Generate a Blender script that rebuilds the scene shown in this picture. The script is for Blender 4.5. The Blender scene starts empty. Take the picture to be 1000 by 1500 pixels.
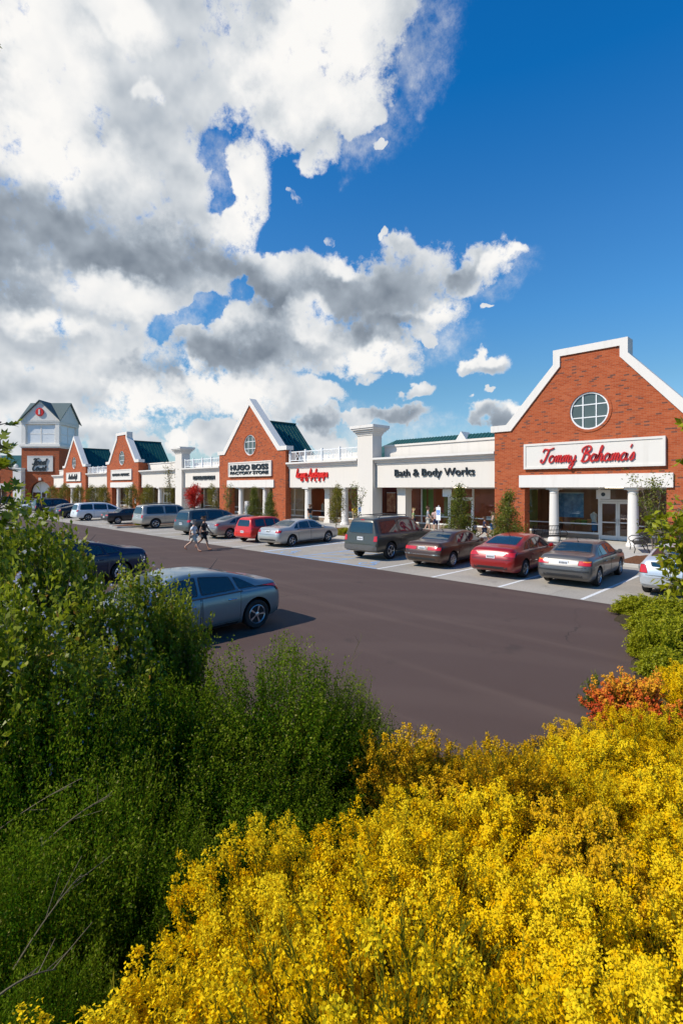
import bpy, bmesh, math, random
import numpy as np
from math import sin, cos, pi, radians, atan2, sqrt
from mathutils import Vector, Matrix
from mathutils.bvhtree import BVHTree
from mathutils.geometry import tessellate_polygon

random.seed(7)
rng = np.random.default_rng(11)
scene = bpy.context.scene
col = scene.collection

# ------------------------------------------------------------------ camera
EYE = 3.15                       # eye height above the car park (photographer on a planted berm)
FPX = 750.0                      # focal length in pixels of the 1000 x 1500 photograph
HOR = 714.0                      # horizon row
YAW = atan2(FPX, 745.0)
SY, CY = sin(YAW), cos(YAW)
cam = bpy.data.cameras.new('camera')
cam.sensor_width = 36.0
cam.lens = 36.0 * FPX / 1500.0
cam.shift_y = -(750.0 - HOR) / 1500.0
cam.clip_start, cam.clip_end = 0.05, 6000
camo = bpy.data.objects.new('camera', cam)
camo.location = (0, 0, EYE)
camo.rotation_euler = (pi/2, 0, YAW)
col.objects.link(camo)
scene.camera = camo

def ground_at(x, y, z=0.0):      # a point of the ground seen at a photo position
    Z = FPX*(EYE-z)/(y-HOR); X = (x-500)/FPX*Z
    return (-SY*Z+CY*X, CY*Z+SY*X)
def ray_at(x, y, Z):             # a point at depth Z along the line of sight
    X = (x-500)/FPX*Z
    return Vector((-SY*Z+CY*X, CY*Z+SY*X, EYE-(y-HOR)/FPX*Z))

# ------------------------------------------------------------------ render / colour
scene.render.engine = 'CYCLES'
scene.view_settings.view_transform = 'Standard'
scene.view_settings.look = 'None'
scene.view_settings.exposure = 0
scene.view_settings.gamma = 1
cy = scene.cycles
cy.use_denoising = True
cy.max_bounces = 6
cy.diffuse_bounces = 2
cy.glossy_bounces = 3
cy.transmission_bounces = 3
cy.transparent_max_bounces = 8
cy.caustics_reflective = False
cy.caustics_refractive = False
cy.use_adaptive_sampling = True; cy.adaptive_threshold = .015; cy.adaptive_min_samples = 12
cy.sample_clamp_indirect = 6.0

# ------------------------------------------------------------------ node helpers
class NT:
    def __init__(self, tree):
        self.t = tree; self.n = tree.nodes; self.l = tree.links
        self.n.clear()
    def node(self, typ, **kw):
        nd = self.n.new(typ)
        for k, v in kw.items(): setattr(nd, k, v)
        return nd
    def put(self, sock, v):
        if v is None: return
        if isinstance(v, bpy.types.NodeSocket): self.l.new(v, sock)
        elif isinstance(v, (tuple, list)) and hasattr(sock, 'default_value') and len(v) == 3 and sock.type == 'RGBA': sock.default_value = (*v, 1)
        else: sock.default_value = v
    def math(self, op, a, b=None, c=None, clamp=False):
        nd = self.node('ShaderNodeMath', operation=op, use_clamp=clamp)
        self.put(nd.inputs[0], a)
        if b is not None: self.put(nd.inputs[1], b)
        if c is not None: self.put(nd.inputs[2], c)
        return nd.outputs[0]
    def vmath(self, op, a, b=None, c=None):
        nd = self.node('ShaderNodeVectorMath', operation=op)
        self.put(nd.inputs[0], a)
        if b is not None: self.put(nd.inputs[1], b)
        if c is not None: self.put(nd.inputs[2], c)
        return nd.outputs[1] if op in ('LENGTH', 'DOT_PRODUCT', 'DISTANCE') else nd.outputs[0]
    def mix(self, f, a, b, blend='MIX'):
        nd = self.node('ShaderNodeMix', data_type='RGBA', blend_type=blend)
        self.put(nd.inputs[0], f); self.put(nd.inputs[6], a); self.put(nd.inputs[7], b)
        return nd.outputs[2]
    def noise(self, vec, scale, detail=4, rough=.55, dist=0.0):
        nd = self.node('ShaderNodeTexNoise')
        if vec is not None: self.put(nd.inputs['Vector'], vec)
        nd.inputs['Scale'].default_value = scale; nd.inputs['Detail'].default_value = detail
        nd.inputs['Roughness'].default_value = rough; nd.inputs['Distortion'].default_value = dist
        return nd.outputs[0]
    def ramp(self, f, stops, interp='LINEAR'):
        nd = self.node('ShaderNodeValToRGB'); cr = nd.color_ramp; cr.interpolation = interp
        while len(cr.elements) > 1: cr.elements.remove(cr.elements[-1])
        for i, (p, c) in enumerate(stops):
            e = cr.elements[0] if i == 0 else cr.elements.new(p)
            e.position = p; e.color = (*c, 1) if len(c) == 3 else c
        self.put(nd.inputs[0], f)
        return nd.outputs[0]
    def smooth(self, v, lo, hi):
        nd = self.node('ShaderNodeMapRange', interpolation_type='SMOOTHSTEP')
        self.put(nd.inputs[0], v); self.put(nd.inputs[1], lo); self.put(nd.inputs[2], hi)
        return nd.outputs[0]
    def bump(self, h, strength=.3, dist=.01):
        nd = self.node('ShaderNodeBump'); self.put(nd.inputs['Height'], h)
        nd.inputs['Strength'].default_value = strength; nd.inputs['Distance'].default_value = dist
        return nd.outputs[0]

def new_mat(name):
    m = bpy.data.materials.new(name); m.use_nodes = True
    return m, NT(m.node_tree)

def surf(nt, base, rough=.6, metal=0.0, normal=None, spec=.5, coat=0.0):
    b = nt.node('ShaderNodeBsdfPrincipled')
    nt.put(b.inputs['Base Color'], base); nt.put(b.inputs['Roughness'], rough)
    nt.put(b.inputs['Metallic'], metal); b.inputs['Specular IOR Level'].default_value = spec
    b.inputs['Coat Weight'].default_value = coat; b.inputs['Coat Roughness'].default_value = .04
    if normal is not None: nt.put(b.inputs['Normal'], normal)
    o = nt.node('ShaderNodeOutputMaterial'); nt.l.new(b.outputs[0], o.inputs[0])
    return b

def simple(name, c, rough=.6, metal=0.0, spec=.5, coat=0.0, var=.12, vscale=3.0):
    m, nt = new_mat(name)
    tc = nt.node('ShaderNodeTexCoord')
    n = nt.noise(tc.outputs['Object'], vscale, 5)
    f = nt.math('MULTIPLY_ADD', n, 2*var, 1-var)
    comb = nt.node('ShaderNodeCombineXYZ')
    for i in range(3): nt.put(comb.inputs[i], f)
    colr = nt.vmath('MULTIPLY', comb.outputs[0], tuple(c))
    surf(nt, colr, rough, metal, spec=spec, coat=coat)
    return m

def obj_uv(nt):
    """wall coordinates (along the wall, height) in object space, whichever way the wall faces"""
    tc = nt.node('ShaderNodeTexCoord')
    sp = nt.node('ShaderNodeSeparateXYZ'); nt.l.new(tc.outputs['Object'], sp.inputs[0])
    sn = nt.node('ShaderNodeSeparateXYZ'); nt.l.new(tc.outputs['Normal'], sn.inputs[0])
    fx = nt.math('GREATER_THAN', nt.math('ABSOLUTE', sn.outputs[0]), .7)
    u = nt.math('ADD', nt.math('MULTIPLY', sp.outputs[1], fx), nt.math('MULTIPLY', sp.outputs[0], nt.math('SUBTRACT', 1.0, fx)))
    c = nt.node('ShaderNodeCombineXYZ'); nt.put(c.inputs[0], u); nt.put(c.inputs[1], sp.outputs[2])
    return c.outputs[0], tc

def brick_mat(name, lights, dark, mortar):
    m, nt = new_mat(name)
    uv, tc = obj_uv(nt)
    br = nt.node('ShaderNodeTexBrick', offset=.5)
    nt.put(br.inputs['Vector'], uv)
    for k, v in (('Color1', (0, 0, 0, 1)), ('Color2', (1, 1, 1, 1)), ('Mortar', (.5, .5, .5, 1)), ('Scale', 1.0), ('Mortar Size', .006),
                 ('Mortar Smooth', .1), ('Bias', 0.0), ('Brick Width', .26), ('Row Height', .085)):
        br.inputs[k].default_value = v
    r = nt.ramp(br.outputs['Color'], [(0, lights[0]), (.45, lights[1]), (.90, lights[2]), (.935, dark), (1, dark)])
    big = nt.noise(tc.outputs['Object'], .5, 5, .6)
    r = nt.mix(nt.math('MULTIPLY', nt.smooth(big, .3, .75), .25), r, tuple(.72*x for x in lights[1]))
    fine = nt.noise(tc.outputs['Object'], 40, 3)
    r = nt.mix(nt.math('MULTIPLY', fine, .22), r, tuple(.5*x for x in lights[0]))
    c = nt.mix(br.outputs['Fac'], r, mortar)
    bp = nt.bump(nt.math('SUBTRACT', 1.0, br.outputs['Fac']), .5, .01)
    surf(nt, c, .85, normal=bp, spec=.25)
    return m

M = {}
M['brick'] = brick_mat('brick', [(.36, .066, .018), (.44, .090, .026), (.49, .120, .042)], (.13, .055, .042), (.40, .17, .095))

def stucco(name, c):
    m, nt = new_mat(name)
    tc = nt.node('ShaderNodeTexCoord')
    n1 = nt.noise(tc.outputs['Object'], .6, 5); n2 = nt.noise(tc.outputs['Object'], 60, 3)
    mp = nt.node('ShaderNodeMapping'); mp.inputs['Scale'].default_value = (3, 3, .25)
    nt.l.new(tc.outputs['Object'], mp.inputs[0])
    n3 = nt.noise(mp.outputs[0], 1.0, 5)
    c1 = nt.mix(nt.math('MULTIPLY', n1, .3), c, tuple(.86*x for x in c))
    c1 = nt.mix(nt.math('MULTIPLY', nt.smooth(n3, .52, .78), .30), c1, (.52, .46, .39))
    surf(nt, c1, .85, normal=nt.bump(n2, .15, .004), spec=.25)
    return m
M['stucco'] = stucco('white_stucco', (.74, .675, .595))
M['white'] = stucco('white_trim', (.77, .715, .65))
M['grey_white'] = stucco('pale_siding', (.88, .82, .73))
M['white_metal'] = simple('white_painted_metal', (.80, .79, .77), .4, var=.05)
M['alu'] = simple('aluminium_frame', (.62, .62, .61), .35, metal=.4, var=.06)
M['black'] = simple('black_paint', (.012, .012, .014), .45)
M['dark_metal'] = simple('dark_bronze_metal', (.03, .025, .022), .45, metal=.5)
M['red_sign'] = simple('red_sign_plastic', (.55, .015, .012), .35, var=.06)
M['tin_red'] = simple('bright_red_plastic', (.75, .02, .012), .35, var=.06)
M['black_sign'] = simple('black_sign_plastic', (.02, .025, .03), .4)
M['blue_sign'] = simple('blue_sign_paint', (.02, .18, .6), .5)
M['panel'] = stucco('sign_panel', (.74, .69, .62))

def roof_mat():
    m, nt = new_mat('green_metal_roof')
    tc = nt.node('ShaderNodeTexCoord')
    n = nt.noise(tc.outputs['Object'], 1.5, 5)
    c = nt.mix(n, (.004, .050, .046), (.010, .085, .075))
    surf(nt, c, .38, spec=.5)
    return m
M['roof'] = roof_mat()
def shingle_mat():
    m, nt = new_mat('grey_shingle_roof')
    tc = nt.node('ShaderNodeTexCoord')
    n = nt.noise(tc.outputs['Object'], 5, 6, .7)
    surf(nt, nt.mix(n, (.05, .085, .085), (.13, .17, .165)), .8)
    return m
M['shingle'] = shingle_mat()

def glass_mat(name, tint=(.85, .9, .9), refl=.16, dark=.0):
    m, nt = new_mat(name)
    tr = nt.node('ShaderNodeBsdfTransparent'); tr.inputs[0].default_value = (*tint, 1)
    gl = nt.node('ShaderNodeBsdfGlossy'); gl.inputs['Roughness'].default_value = .02
    gl.inputs[0].default_value = (.9, .95, 1, 1)
    fr = nt.node('ShaderNodeFresnel'); fr.inputs[0].default_value = 1.5
    f = nt.math('ADD', nt.math('MULTIPLY', fr.outputs[0], .8), refl*.12, clamp=True)
    ms = nt.node('ShaderNodeMixShader'); nt.put(ms.inputs[0], f)
    nt.l.new(tr.outputs[0], ms.inputs[1]); nt.l.new(gl.outputs[0], ms.inputs[2])
    o = nt.node('ShaderNodeOutputMaterial'); nt.l.new(ms.outputs[0], o.inputs[0])
    return m
M['glass'] = glass_mat('shop_glass')
M['attic_glass'] = simple('attic_glass', (.075, .095, .085), .18, spec=.8, var=.3, vscale=1.2)
M['lantern_glass'] = simple('lantern_glass', (.80, .80, .79), .25, spec=.5, var=.10, vscale=.5)
M['car_glass'] = simple('car_glass', (.012, .028, .038), .03, spec=1.0, var=.5, vscale=1.5)

# ------------------------------------------------------------------ mesh builder
class MB:
    """collects faces; build() links them as ONE mesh object"""
    def __init__(self):
        self.v = []; self.f = []; self.m = []; self.cur = 0
    def add(self, vs, fs, m=None):
        o = len(self.v); self.v += [tuple(p) for p in vs]
        for f in fs:
            self.f.append(tuple(i+o for i in f)); self.m.append(self.cur if m is None else m)
    def box(self, x0, x1, y0, y1, z0, z1, m=None, top=None):
        tx = ty = 0
        if top: tx, ty = top
        vs = [(x0, y0, z0), (x1, y0, z0), (x1, y1, z0), (x0, y1, z0), (x0+tx, y0+ty, z1), (x1-tx, y0+ty, z1), (x1-tx, y1-ty, z1), (x0+tx, y1-ty, z1)]
        self.add(vs, [(3, 2, 1, 0), (4, 5, 6, 7), (0, 1, 5, 4), (1, 2, 6, 5), (2, 3, 7, 6), (3, 0, 4, 7)], m)
    def bevbox(self, x0, x1, y0, y1, z0, z1, b=.02, m=None):
        # box with chamfered vertical and top edges
        pts = [(x0+b, y0), (x1-b, y0), (x1, y0+b), (x1, y1-b), (x1-b, y1), (x0+b, y1), (x0, y1-b), (x0, y0+b)]
        cx, cy_ = (x0+x1)/2, (y0+y1)/2
        vs = [(x, y, z0) for x, y in pts] + [(x, y, z1-b) for x, y in pts]
        vs += [(x+(b if x < cx else -b)*.8, y+(b if y < cy_ else -b)*.8, z1) for x, y in pts]
        fs = [tuple(range(7, -1, -1)), tuple(range(16, 24))]
        for r in (0, 8):
            for i in range(8): fs.append((r+i, r+(i+1) % 8, r+8+(i+1) % 8, r+8+i))
        self.add(vs, fs, m)
    def tube(self, pts, r, n=6, m=None, caps=True):
        pts = [Vector(p) for p in pts]; k = len(pts)
        rs = r if isinstance(r, (list, tuple)) else [r]*k
        rings = []; up = None
        for i, p in enumerate(pts):
            d = (pts[min(i+1, k-1)] - pts[max(i-1, 0)])
            if d.length < 1e-9: d = Vector((0, 0, 1))
            d.normalize()
            if up is None: up = d.orthogonal().normalized()
            a = (up - d*up.dot(d))
            if a.length < 1e-6: a = d.orthogonal()
            a.normalize(); up = a
            b = d.cross(a)
            rings.append([p + (a*cos(2*pi*j/n) + b*sin(2*pi*j/n))*rs[i] for j in range(n)])
        vs = [q for ring in rings for q in ring]; fs = []
        for i in range(k-1):
            for j in range(n):
                fs.append((i*n+j, i*n+(j+1) % n, (i+1)*n+(j+1) % n, (i+1)*n+j))
        if caps: fs.append(tuple(range(n-1, -1, -1))); fs.append(tuple(range((k-1)*n, k*n)))
        self.add(vs, fs, m)
    def lathe(self, prof, c=(0, 0, 0), n=20, axis='z', m=None, caps=True):
        vs = []; fs = []; k = len(prof)
        for r, h in prof:
            for j in range(n):
                a = 2*pi*j/n
                p = (r*cos(a), r*sin(a), h)
                if axis == 'x': p = (h, r*cos(a), r*sin(a))
                if axis == 'y': p = (r*cos(a), h, r*sin(a))
                vs.append((p[0]+c[0], p[1]+c[1], p[2]+c[2]))
        for i in range(k-1):
            for j in range(n): fs.append((i*n+j, i*n+(j+1) % n, (i+1)*n+(j+1) % n, (i+1)*n+j))
        self.add(vs, fs, m)
        if caps and prof[0][0] > 1e-6: self.add(vs[:n], [tuple(range(n-1, -1, -1))], m)
        if caps and prof[-1][0] > 1e-6: self.add(vs[-n:], [tuple(range(n))], m)
    def prism(self, outer, holes, y0, y1, m=None):
        """polygon in the x-z plane with holes, extruded from y0 to y1 (front is y0)"""
        loops = [outer] + list(holes)
        pts = [p for lp in loops for p in lp]
        tri = tessellate_polygon([[Vector((x, z, 0)) for x, z in lp] for lp in loops])
        n = len(pts)
        vs = [(x, y0, z) for x, z in pts] + [(x, y1, z) for x, z in pts]
        fs = []
        for a, b, c in tri:
            A, B, C = pts[a], pts[b], pts[c]
            if (B[0]-A[0])*(C[1]-A[1])-(B[1]-A[1])*(C[0]-A[0]) < 0: b, c = c, b
            fs.append((a, b, c)); fs.append((n+a, n+c, n+b))
        o = 0
        for lp in loops:
            k = len(lp)
            for i in range(k):
                a, b = o+i, o+(i+1) % k
                fs.append((a, b, n+b, n+a))
            o += k
        self.add(vs, fs, m)
    def build(self, name, mats, parent=None, smooth=False, loc=None, fix=True):
        me = bpy.data.meshes.new(name)
        me.from_pydata(self.v, [], self.f)
        if not isinstance(mats, (list, tuple)): mats = [mats]
        for mt in mats: me.materials.append(mt)
        if len(mats) > 1: me.polygons.foreach_set('material_index', np.array(self.m, dtype=np.int32))
        if fix:
            bm = bmesh.new(); bm.from_mesh(me)
            bmesh.ops.recalc_face_normals(bm, faces=bm.faces); bm.to_mesh(me); bm.free()
        if smooth:
            me.polygons.foreach_set('use_smooth', np.ones(len(me.polygons), dtype=bool))
            me.set_sharp_from_angle(angle=radians(smooth if smooth is not True else 40))
        me.update()
        return link(name, me, parent, loc)

def link(name, data, parent=None, loc=None):
    o = bpy.data.objects.new(name, data); col.objects.link(o)
    if parent is not None: o.parent = parent
    if loc is not None: o.location = loc
    return o

def tag(o, label=None, cat=None, group=None, kind=None):
    if label: o['label'] = label
    if cat: o['category'] = cat
    if group: o['group'] = group
    if kind: o['kind'] = kind
    return o

def thing(name, label, cat, loc=(0, 0, 0), rz=0.0, group=None):
    o = bpy.data.objects.new(name, None); col.objects.link(o)
    o.empty_display_size = .2; o.location = loc; o.rotation_euler = (0, 0, rz)
    return tag(o, label, cat, group)

def dup(root, loc=None, rz=None, label=None, group=None, scale=None):
    r = root.copy(); col.objects.link(r)
    if loc is not None: r.location = loc
    if rz is not None: r.rotation_euler = (0, 0, rz)
    if scale is not None: r.scale = scale if isinstance(scale, (tuple, list)) else (scale,)*3
    if label: r['label'] = label
    if group: r['group'] = group
    for ch in list(root.children):
        c = ch.copy(); col.objects.link(c); c.parent = r
        for g in list(ch.children):
            d = g.copy(); col.objects.link(d); d.parent = c
    return r

def fast_mesh(name, verts, quads, mats, matidx=None, tint=None, smooth=False):
    """mesh from numpy arrays: verts Nx3, faces Mx4 (or Mx3)"""
    me = bpy.data.meshes.new(name)
    nv, (nf, k) = len(verts), quads.shape
    me.vertices.add(nv); me.vertices.foreach_set('co', np.ascontiguousarray(verts, dtype=np.float32).ravel())
    me.loops.add(nf*k); me.loops.foreach_set('vertex_index', np.ascontiguousarray(quads, dtype=np.int32).ravel())
    me.polygons.add(nf)
    me.polygons.foreach_set('loop_start', np.arange(0, nf*k, k, dtype=np.int32))
    if not isinstance(mats, (list, tuple)): mats = [mats]
    for mt in mats: me.materials.append(mt)
    if matidx is not None: me.polygons.foreach_set('material_index', matidx.astype(np.int32))
    if tint is not None:
        at = me.attributes.new('tint', 'FLOAT', 'FACE'); at.data.foreach_set('value', tint.astype(np.float32))
    me.update(calc_edges=True); me.validate()
    return me
# ------------------------------------------------------------------ sky and sun
SUN_EL = radians(43.0)
SUN_AZ = atan2(-.43, -.903)                 # from +Y towards +X: the sun stands behind the photographer's left
sun_dir = Vector((sin(SUN_AZ)*cos(SUN_EL), cos(SUN_AZ)*cos(SUN_EL), sin(SUN_EL)))
sl = bpy.data.lights.new('sun', 'SUN'); sl.energy = 5.0; sl.angle = radians(.5); sl.color = (1.0, .93, .82)
so = link('sun', sl); so.rotation_euler = (-sun_dir).to_track_quat('-Z', 'Y').to_euler(); so.location = (0, 0, 40)

world = bpy.data.worlds.new('World'); scene.world = world; world.use_nodes = True
W = NT(world.node_tree)
sky = W.node('ShaderNodeTexSky', sky_type='NISHITA'); sky.sun_disc = False
sky.sun_elevation = SUN_EL; sky.sun_rotation = SUN_AZ % (2*pi); sky.dust_density = .3; sky.air_density = 1.0; sky.ozone_density = 2.5
tc = W.node('ShaderNodeTexCoord'); D = tc.outputs['Generated']
sepD = W.node('ShaderNodeSeparateXYZ'); W.l.new(D, sepD.inputs[0])
dr = W.vmath('DOT_PRODUCT', D, (CY, SY, 0)); df = W.vmath('DOT_PRODUCT', D, (-SY, CY, 0))
az = W.math('ARCTAN2', dr, df); el = W.math('ARCSINE', sepD.outputs[2])
cP = W.node('ShaderNodeCombineXYZ'); W.put(cP.inputs[0], az); W.put(cP.inputs[1], el)
# small ragged warp so that cloud outlines billow
def fbm(vec, scale, detail, rough=.55):
    nd = W.node('ShaderNodeTexNoise'); W.put(nd.inputs['Vector'], vec)
    nd.inputs['Scale'].default_value = scale; nd.inputs['Detail'].default_value = detail; nd.inputs['Roughness'].default_value = rough
    return nd
wn = fbm(D, 10.0, 4, .6)
warp = W.vmath('MULTIPLY', W.vmath('SUBTRACT', wn.outputs['Color'], (.5, .5, .5)), (.13, .13, 0))
P = W.vmath('ADD', cP.outputs[0], warp)
def ang(x, y):
    a = math.atan((x-500)/FPX)
    return a, math.atan((HOR-y)/FPX*cos(a))
PCH = P; LAST = []
def field(blobs):
    global PCH
    acc = None
    for k, (x, y, rx, ry, rot) in enumerate(blobs):
        if k % 8 == 0 and (acc or LAST):      # hand the running value on, so that the graph is evaluated in small groups
            PCH = W.vmath('MULTIPLY_ADD', acc or LAST[-1], (1e-9, 1e-9, 0), P)
        a, e = ang(x, y)
        sx = abs(ang(x+5, y)[0]-a)/5; sy_ = abs(ang(x, y-5)[1]-e)/5
        if abs(rot) < 9:
            v = W.vmath('MULTIPLY_ADD', PCH, (1/(rx*sx), 1/(ry*sy_), 0), (-a/(rx*sx), -e/(ry*sy_), 0))
        else:
            mp = W.node('ShaderNodeMapping', vector_type='TEXTURE')
            mp.inputs['Location'].default_value = (a, e, 0); mp.inputs['Rotation'].default_value = (0, 0, radians(rot))
            mp.inputs['Scale'].default_value = (rx*sx, ry*sy_, 1)
            W.l.new(PCH, mp.inputs[0]); v = mp.outputs[0]
        ln = W.vmath('LENGTH', v)
        acc = ln if acc is None else W.math('SMOOTH_MIN', acc, ln, .12)
    out = W.math('SUBTRACT', 1.0, acc); LAST.append(out)
    return out
clouds = [(60, 80, 380, 260, 0), (330, 60, 260, 130, 0), (520, 10, 140, 115, 28), (430, 150, 110, 72, 15), (200, 250, 170, 140, 0), (60, 330, 260, 160, 0), (355, 290, 52, 82, 6), (470, 222, 40, 34, 20), (530, 150, 30, 40, 30),
          (210, 390, 230, 90, 0), (400, 405, 80, 48, -8), (470, 420, 90, 55, 0), (560, 432, 100, 72, 0), (610, 395, 60, 44, 0), (690, 398, 80, 34, 14), (745, 378, 32, 16, 22), (625, 462, 60, 42, 15), (380, 500, 135, 66, 5),
          (500, 505, 80, 42, 0), (570, 515, 55, 30, 0), (100, 470, 200, 120, 0), (60, 560, 260, 70, 0), (240, 580, 120, 40, 0), (380, 575, 85, 44, 0), (450, 580, 60, 26, 0), (60, 625, 200, 50, 0),
          (708, 527, 36, 19, 8), (612, 571, 25, 13, 25), (716, 606, 52, 24, 0), (750, 606, 34, 19, 0), (590, 612, 42, 18, 5), (530, 618, 30, 14, 0), (465, 616, 44, 20, 0),
          (440, 298, 10, 12, 0), (474, 355, 10, 12, 0), (568, 352, 12, 8, 0), (636, 498, 18, 11, 0), (545, 545, 26, 14, -15), (330, 640, 60, 22, 0), (262, 650, 24, 26, 0), (140, 650, 120, 18, 0), (470, 645, 40, 18, 0), (425, 636, 26, 18, 0), (712, 452, 12, 6, 0), (545, 212, 8, 8, 0), (700, 568, 12, 6, 0),
          (-220, 250, 300, 500, 0)]
holes = [(300, 222, 21, 30, 0), (313, 272, 15, 30, -25), (350, 430, 26, 12, 12), (285, 458, 42, 13, 24), (235, 486, 20, 18, 40), (500, 305, 74, 66, 0), (405, 345, 22, 24, 0)]
darks = [(40, 335, 215, 84, 0), (170, 385, 200, 50, -6), (-40, 380, 160, 80, 0), (300, 385, 110, 34, -12), (390, 420, 70, 32, -20), (520, 440, 90, 50, 0), (580, 420, 70, 44, 0), (560, 480, 60, 22, 0), (670, 400, 46, 20, 14), (370, 510, 110, 34, 0), (320, 525, 70, 24, 0), (240, 545, 40, 18, 0),
         (716, 614, 40, 18, 0), (590, 614, 40, 16, 0), (465, 618, 36, 14, 0)]
greys = [(60, 510, 130, 26, 0), (180, 560, 40, 16, 0), (40, 575, 130, 26, 0), (110, 60, 60, 80, 35), (270, 90, 60, 110, 20), (380, 30, 40, 70, 0), (200, 160, 90, 90, 20), (230, 290, 100, 50, 0), (330, 200, 80, 40, 0), (440, 190, 90, 34, 0), (600, 60, 60, 80, 25), (120, 450, 110, 30, 0), (420, 470, 60, 30, 0), (708, 538, 30, 10, 0), (610, 578, 24, 10, 0), (400, 590, 60, 14, 0), (100, 640, 200, 20, 0)]
brights = [(470, 60, 110, 110, 30), (60, 100, 80, 120, 20), (170, 20, 70, 40, 0), (355, 290, 40, 64, 0), (90, 230, 110, 50, 0), (216, 128, 18, 20, 0), (490, 388, 28, 16, 0), (460, 470, 20, 26, 10), (640, 462, 26, 20, 0), (740, 380, 34, 14, 20), (160, 430, 90, 28, 0), (330, 580, 70, 24, 0), (210, 600, 60, 26, 0), (540, 520, 60, 14, 0), (745, 592, 22, 10, 0), (705, 518, 34, 12, 0), (262, 645, 20, 20, 0), (80, 480, 60, 20, 0), (280, 540, 20, 16, 0)]
n_big = fbm(D, 6.0, 4, .56)
n_fine = fbm(D, 20.0, 9, .68)
n_mid = fbm(D, 13.0, 3, .5)
n_sh = fbm(W.vmath('ADD', D, (.014, -.004, .020)), 13.0, 3, .5)
fine0 = W.math('SUBTRACT', n_fine.outputs[0], .5)
bill = W.math('MULTIPLY_ADD', W.math('SUBTRACT', n_big.outputs[0], .5), 1.0, W.math('MULTIPLY', fine0, 2.6))
fc = field(clouds)
core = W.math('MULTIPLY_ADD', W.smooth(fc, -.42, .50), 1.05, W.math('MULTIPLY_ADD', W.smooth(fc, -1.0, -.42), .5, -.96))
hol = W.math('MULTIPLY', W.smooth(field(holes), -.70, .75), .92)
dens = W.math('ADD', W.math('SUBTRACT', core, hol), W.math('MULTIPLY', bill, 1.0))
alpha = W.smooth(dens, -.16, .44)
wisp = W.smooth(W.math('ADD', field([(620, 60, 70, 100, 20), (750, 380, 44, 26, 18), (640, 500, 70, 30, 0), (545, 180, 60, 60, 30), (604, 116, 40, 30, 20), (720, 420, 70, 24, 15), (470, 640, 330, 46, 0), (150, 640, 250, 60, 0), (300, 240, 60, 70, 0), (280, 470, 120, 50, 0)]), W.math('MULTIPLY', bill, .8)), -.15, 1.0)
alpha = W.math('MAXIMUM', alpha, W.math('MULTIPLY', wisp, W.math('MULTIPLY_ADD', n_fine.outputs[0], 1.6, -.50)))
dk = W.smooth(W.math('ADD', field(darks), W.math('MULTIPLY', bill, .55)), -.55, .75)
gr = W.smooth(W.math('ADD', field(greys), W.math('MULTIPLY', bill, .3)), -.4, .9)
br_ = W.smooth(W.math('ADD', field(brights), W.math('MULTIPLY', bill, .5)), -.45, .55)
relief = W.math('MULTIPLY', W.math('SUBTRACT', n_mid.outputs[0], n_sh.outputs[0]), .62)
puff = W.math('MULTIPLY', fine0, .16)
edge_l = W.math('MULTIPLY', W.math('SUBTRACT', 1.0, W.smooth(dens, .05, .45)), .10)
lum = W.math('ADD', W.math('ADD', W.math('ADD', .74, relief), W.math('ADD', puff, edge_l)), W.math('MULTIPLY', br_, .26))
lum = W.math('SUBTRACT', lum, W.math('MULTIPLY', gr, .16))
lum = W.math('SUBTRACT', lum, W.math('MULTIPLY', W.math('MULTIPLY', dk, W.math('MULTIPLY_ADD', br_, -.6, 1.0)), .42))
ccol = W.ramp(lum, [(0, (.14, .175, .215)), (.22, (.205, .245, .30)), (.45, (.40, .455, .52)), (.68, (.66, .695, .73)), (.85, (.86, .865, .865)), (1, (.97, .955, .93))])
# blue of the clear sky from the Sky Texture, deepened as the photograph shows it
SKY_STRENGTH = .10
tint = W.ramp(W.math('DIVIDE', el, radians(60)), [(0, (.40, .50, .66)), (.06, (.44, .54, .60)), (.18, (.34, .54, .61)), (.30, (.25, .575, .76)), (.42, (.19, .565, .825)), (.63, (.03, .51, .88)), (1, (.02, .46, .86))])
bl = W.mix(1.0, W.vmath('MULTIPLY', sky.outputs[0], (2, 2, 2)), tint, 'MULTIPLY')
cb = W.vmath('MULTIPLY', ccol, (1/SKY_STRENGTH,)*3)
final = W.mix(alpha, bl, cb)
bg = W.node('ShaderNodeBackground'); W.put(bg.inputs[0], final); bg.inputs[1].default_value = SKY_STRENGTH
wo = W.node('ShaderNodeOutputWorld'); W.l.new(bg.outputs[0], wo.inputs[0])
world.cycles.sampling_method = 'MANUAL'; world.cycles.sample_map_resolution = 512

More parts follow.
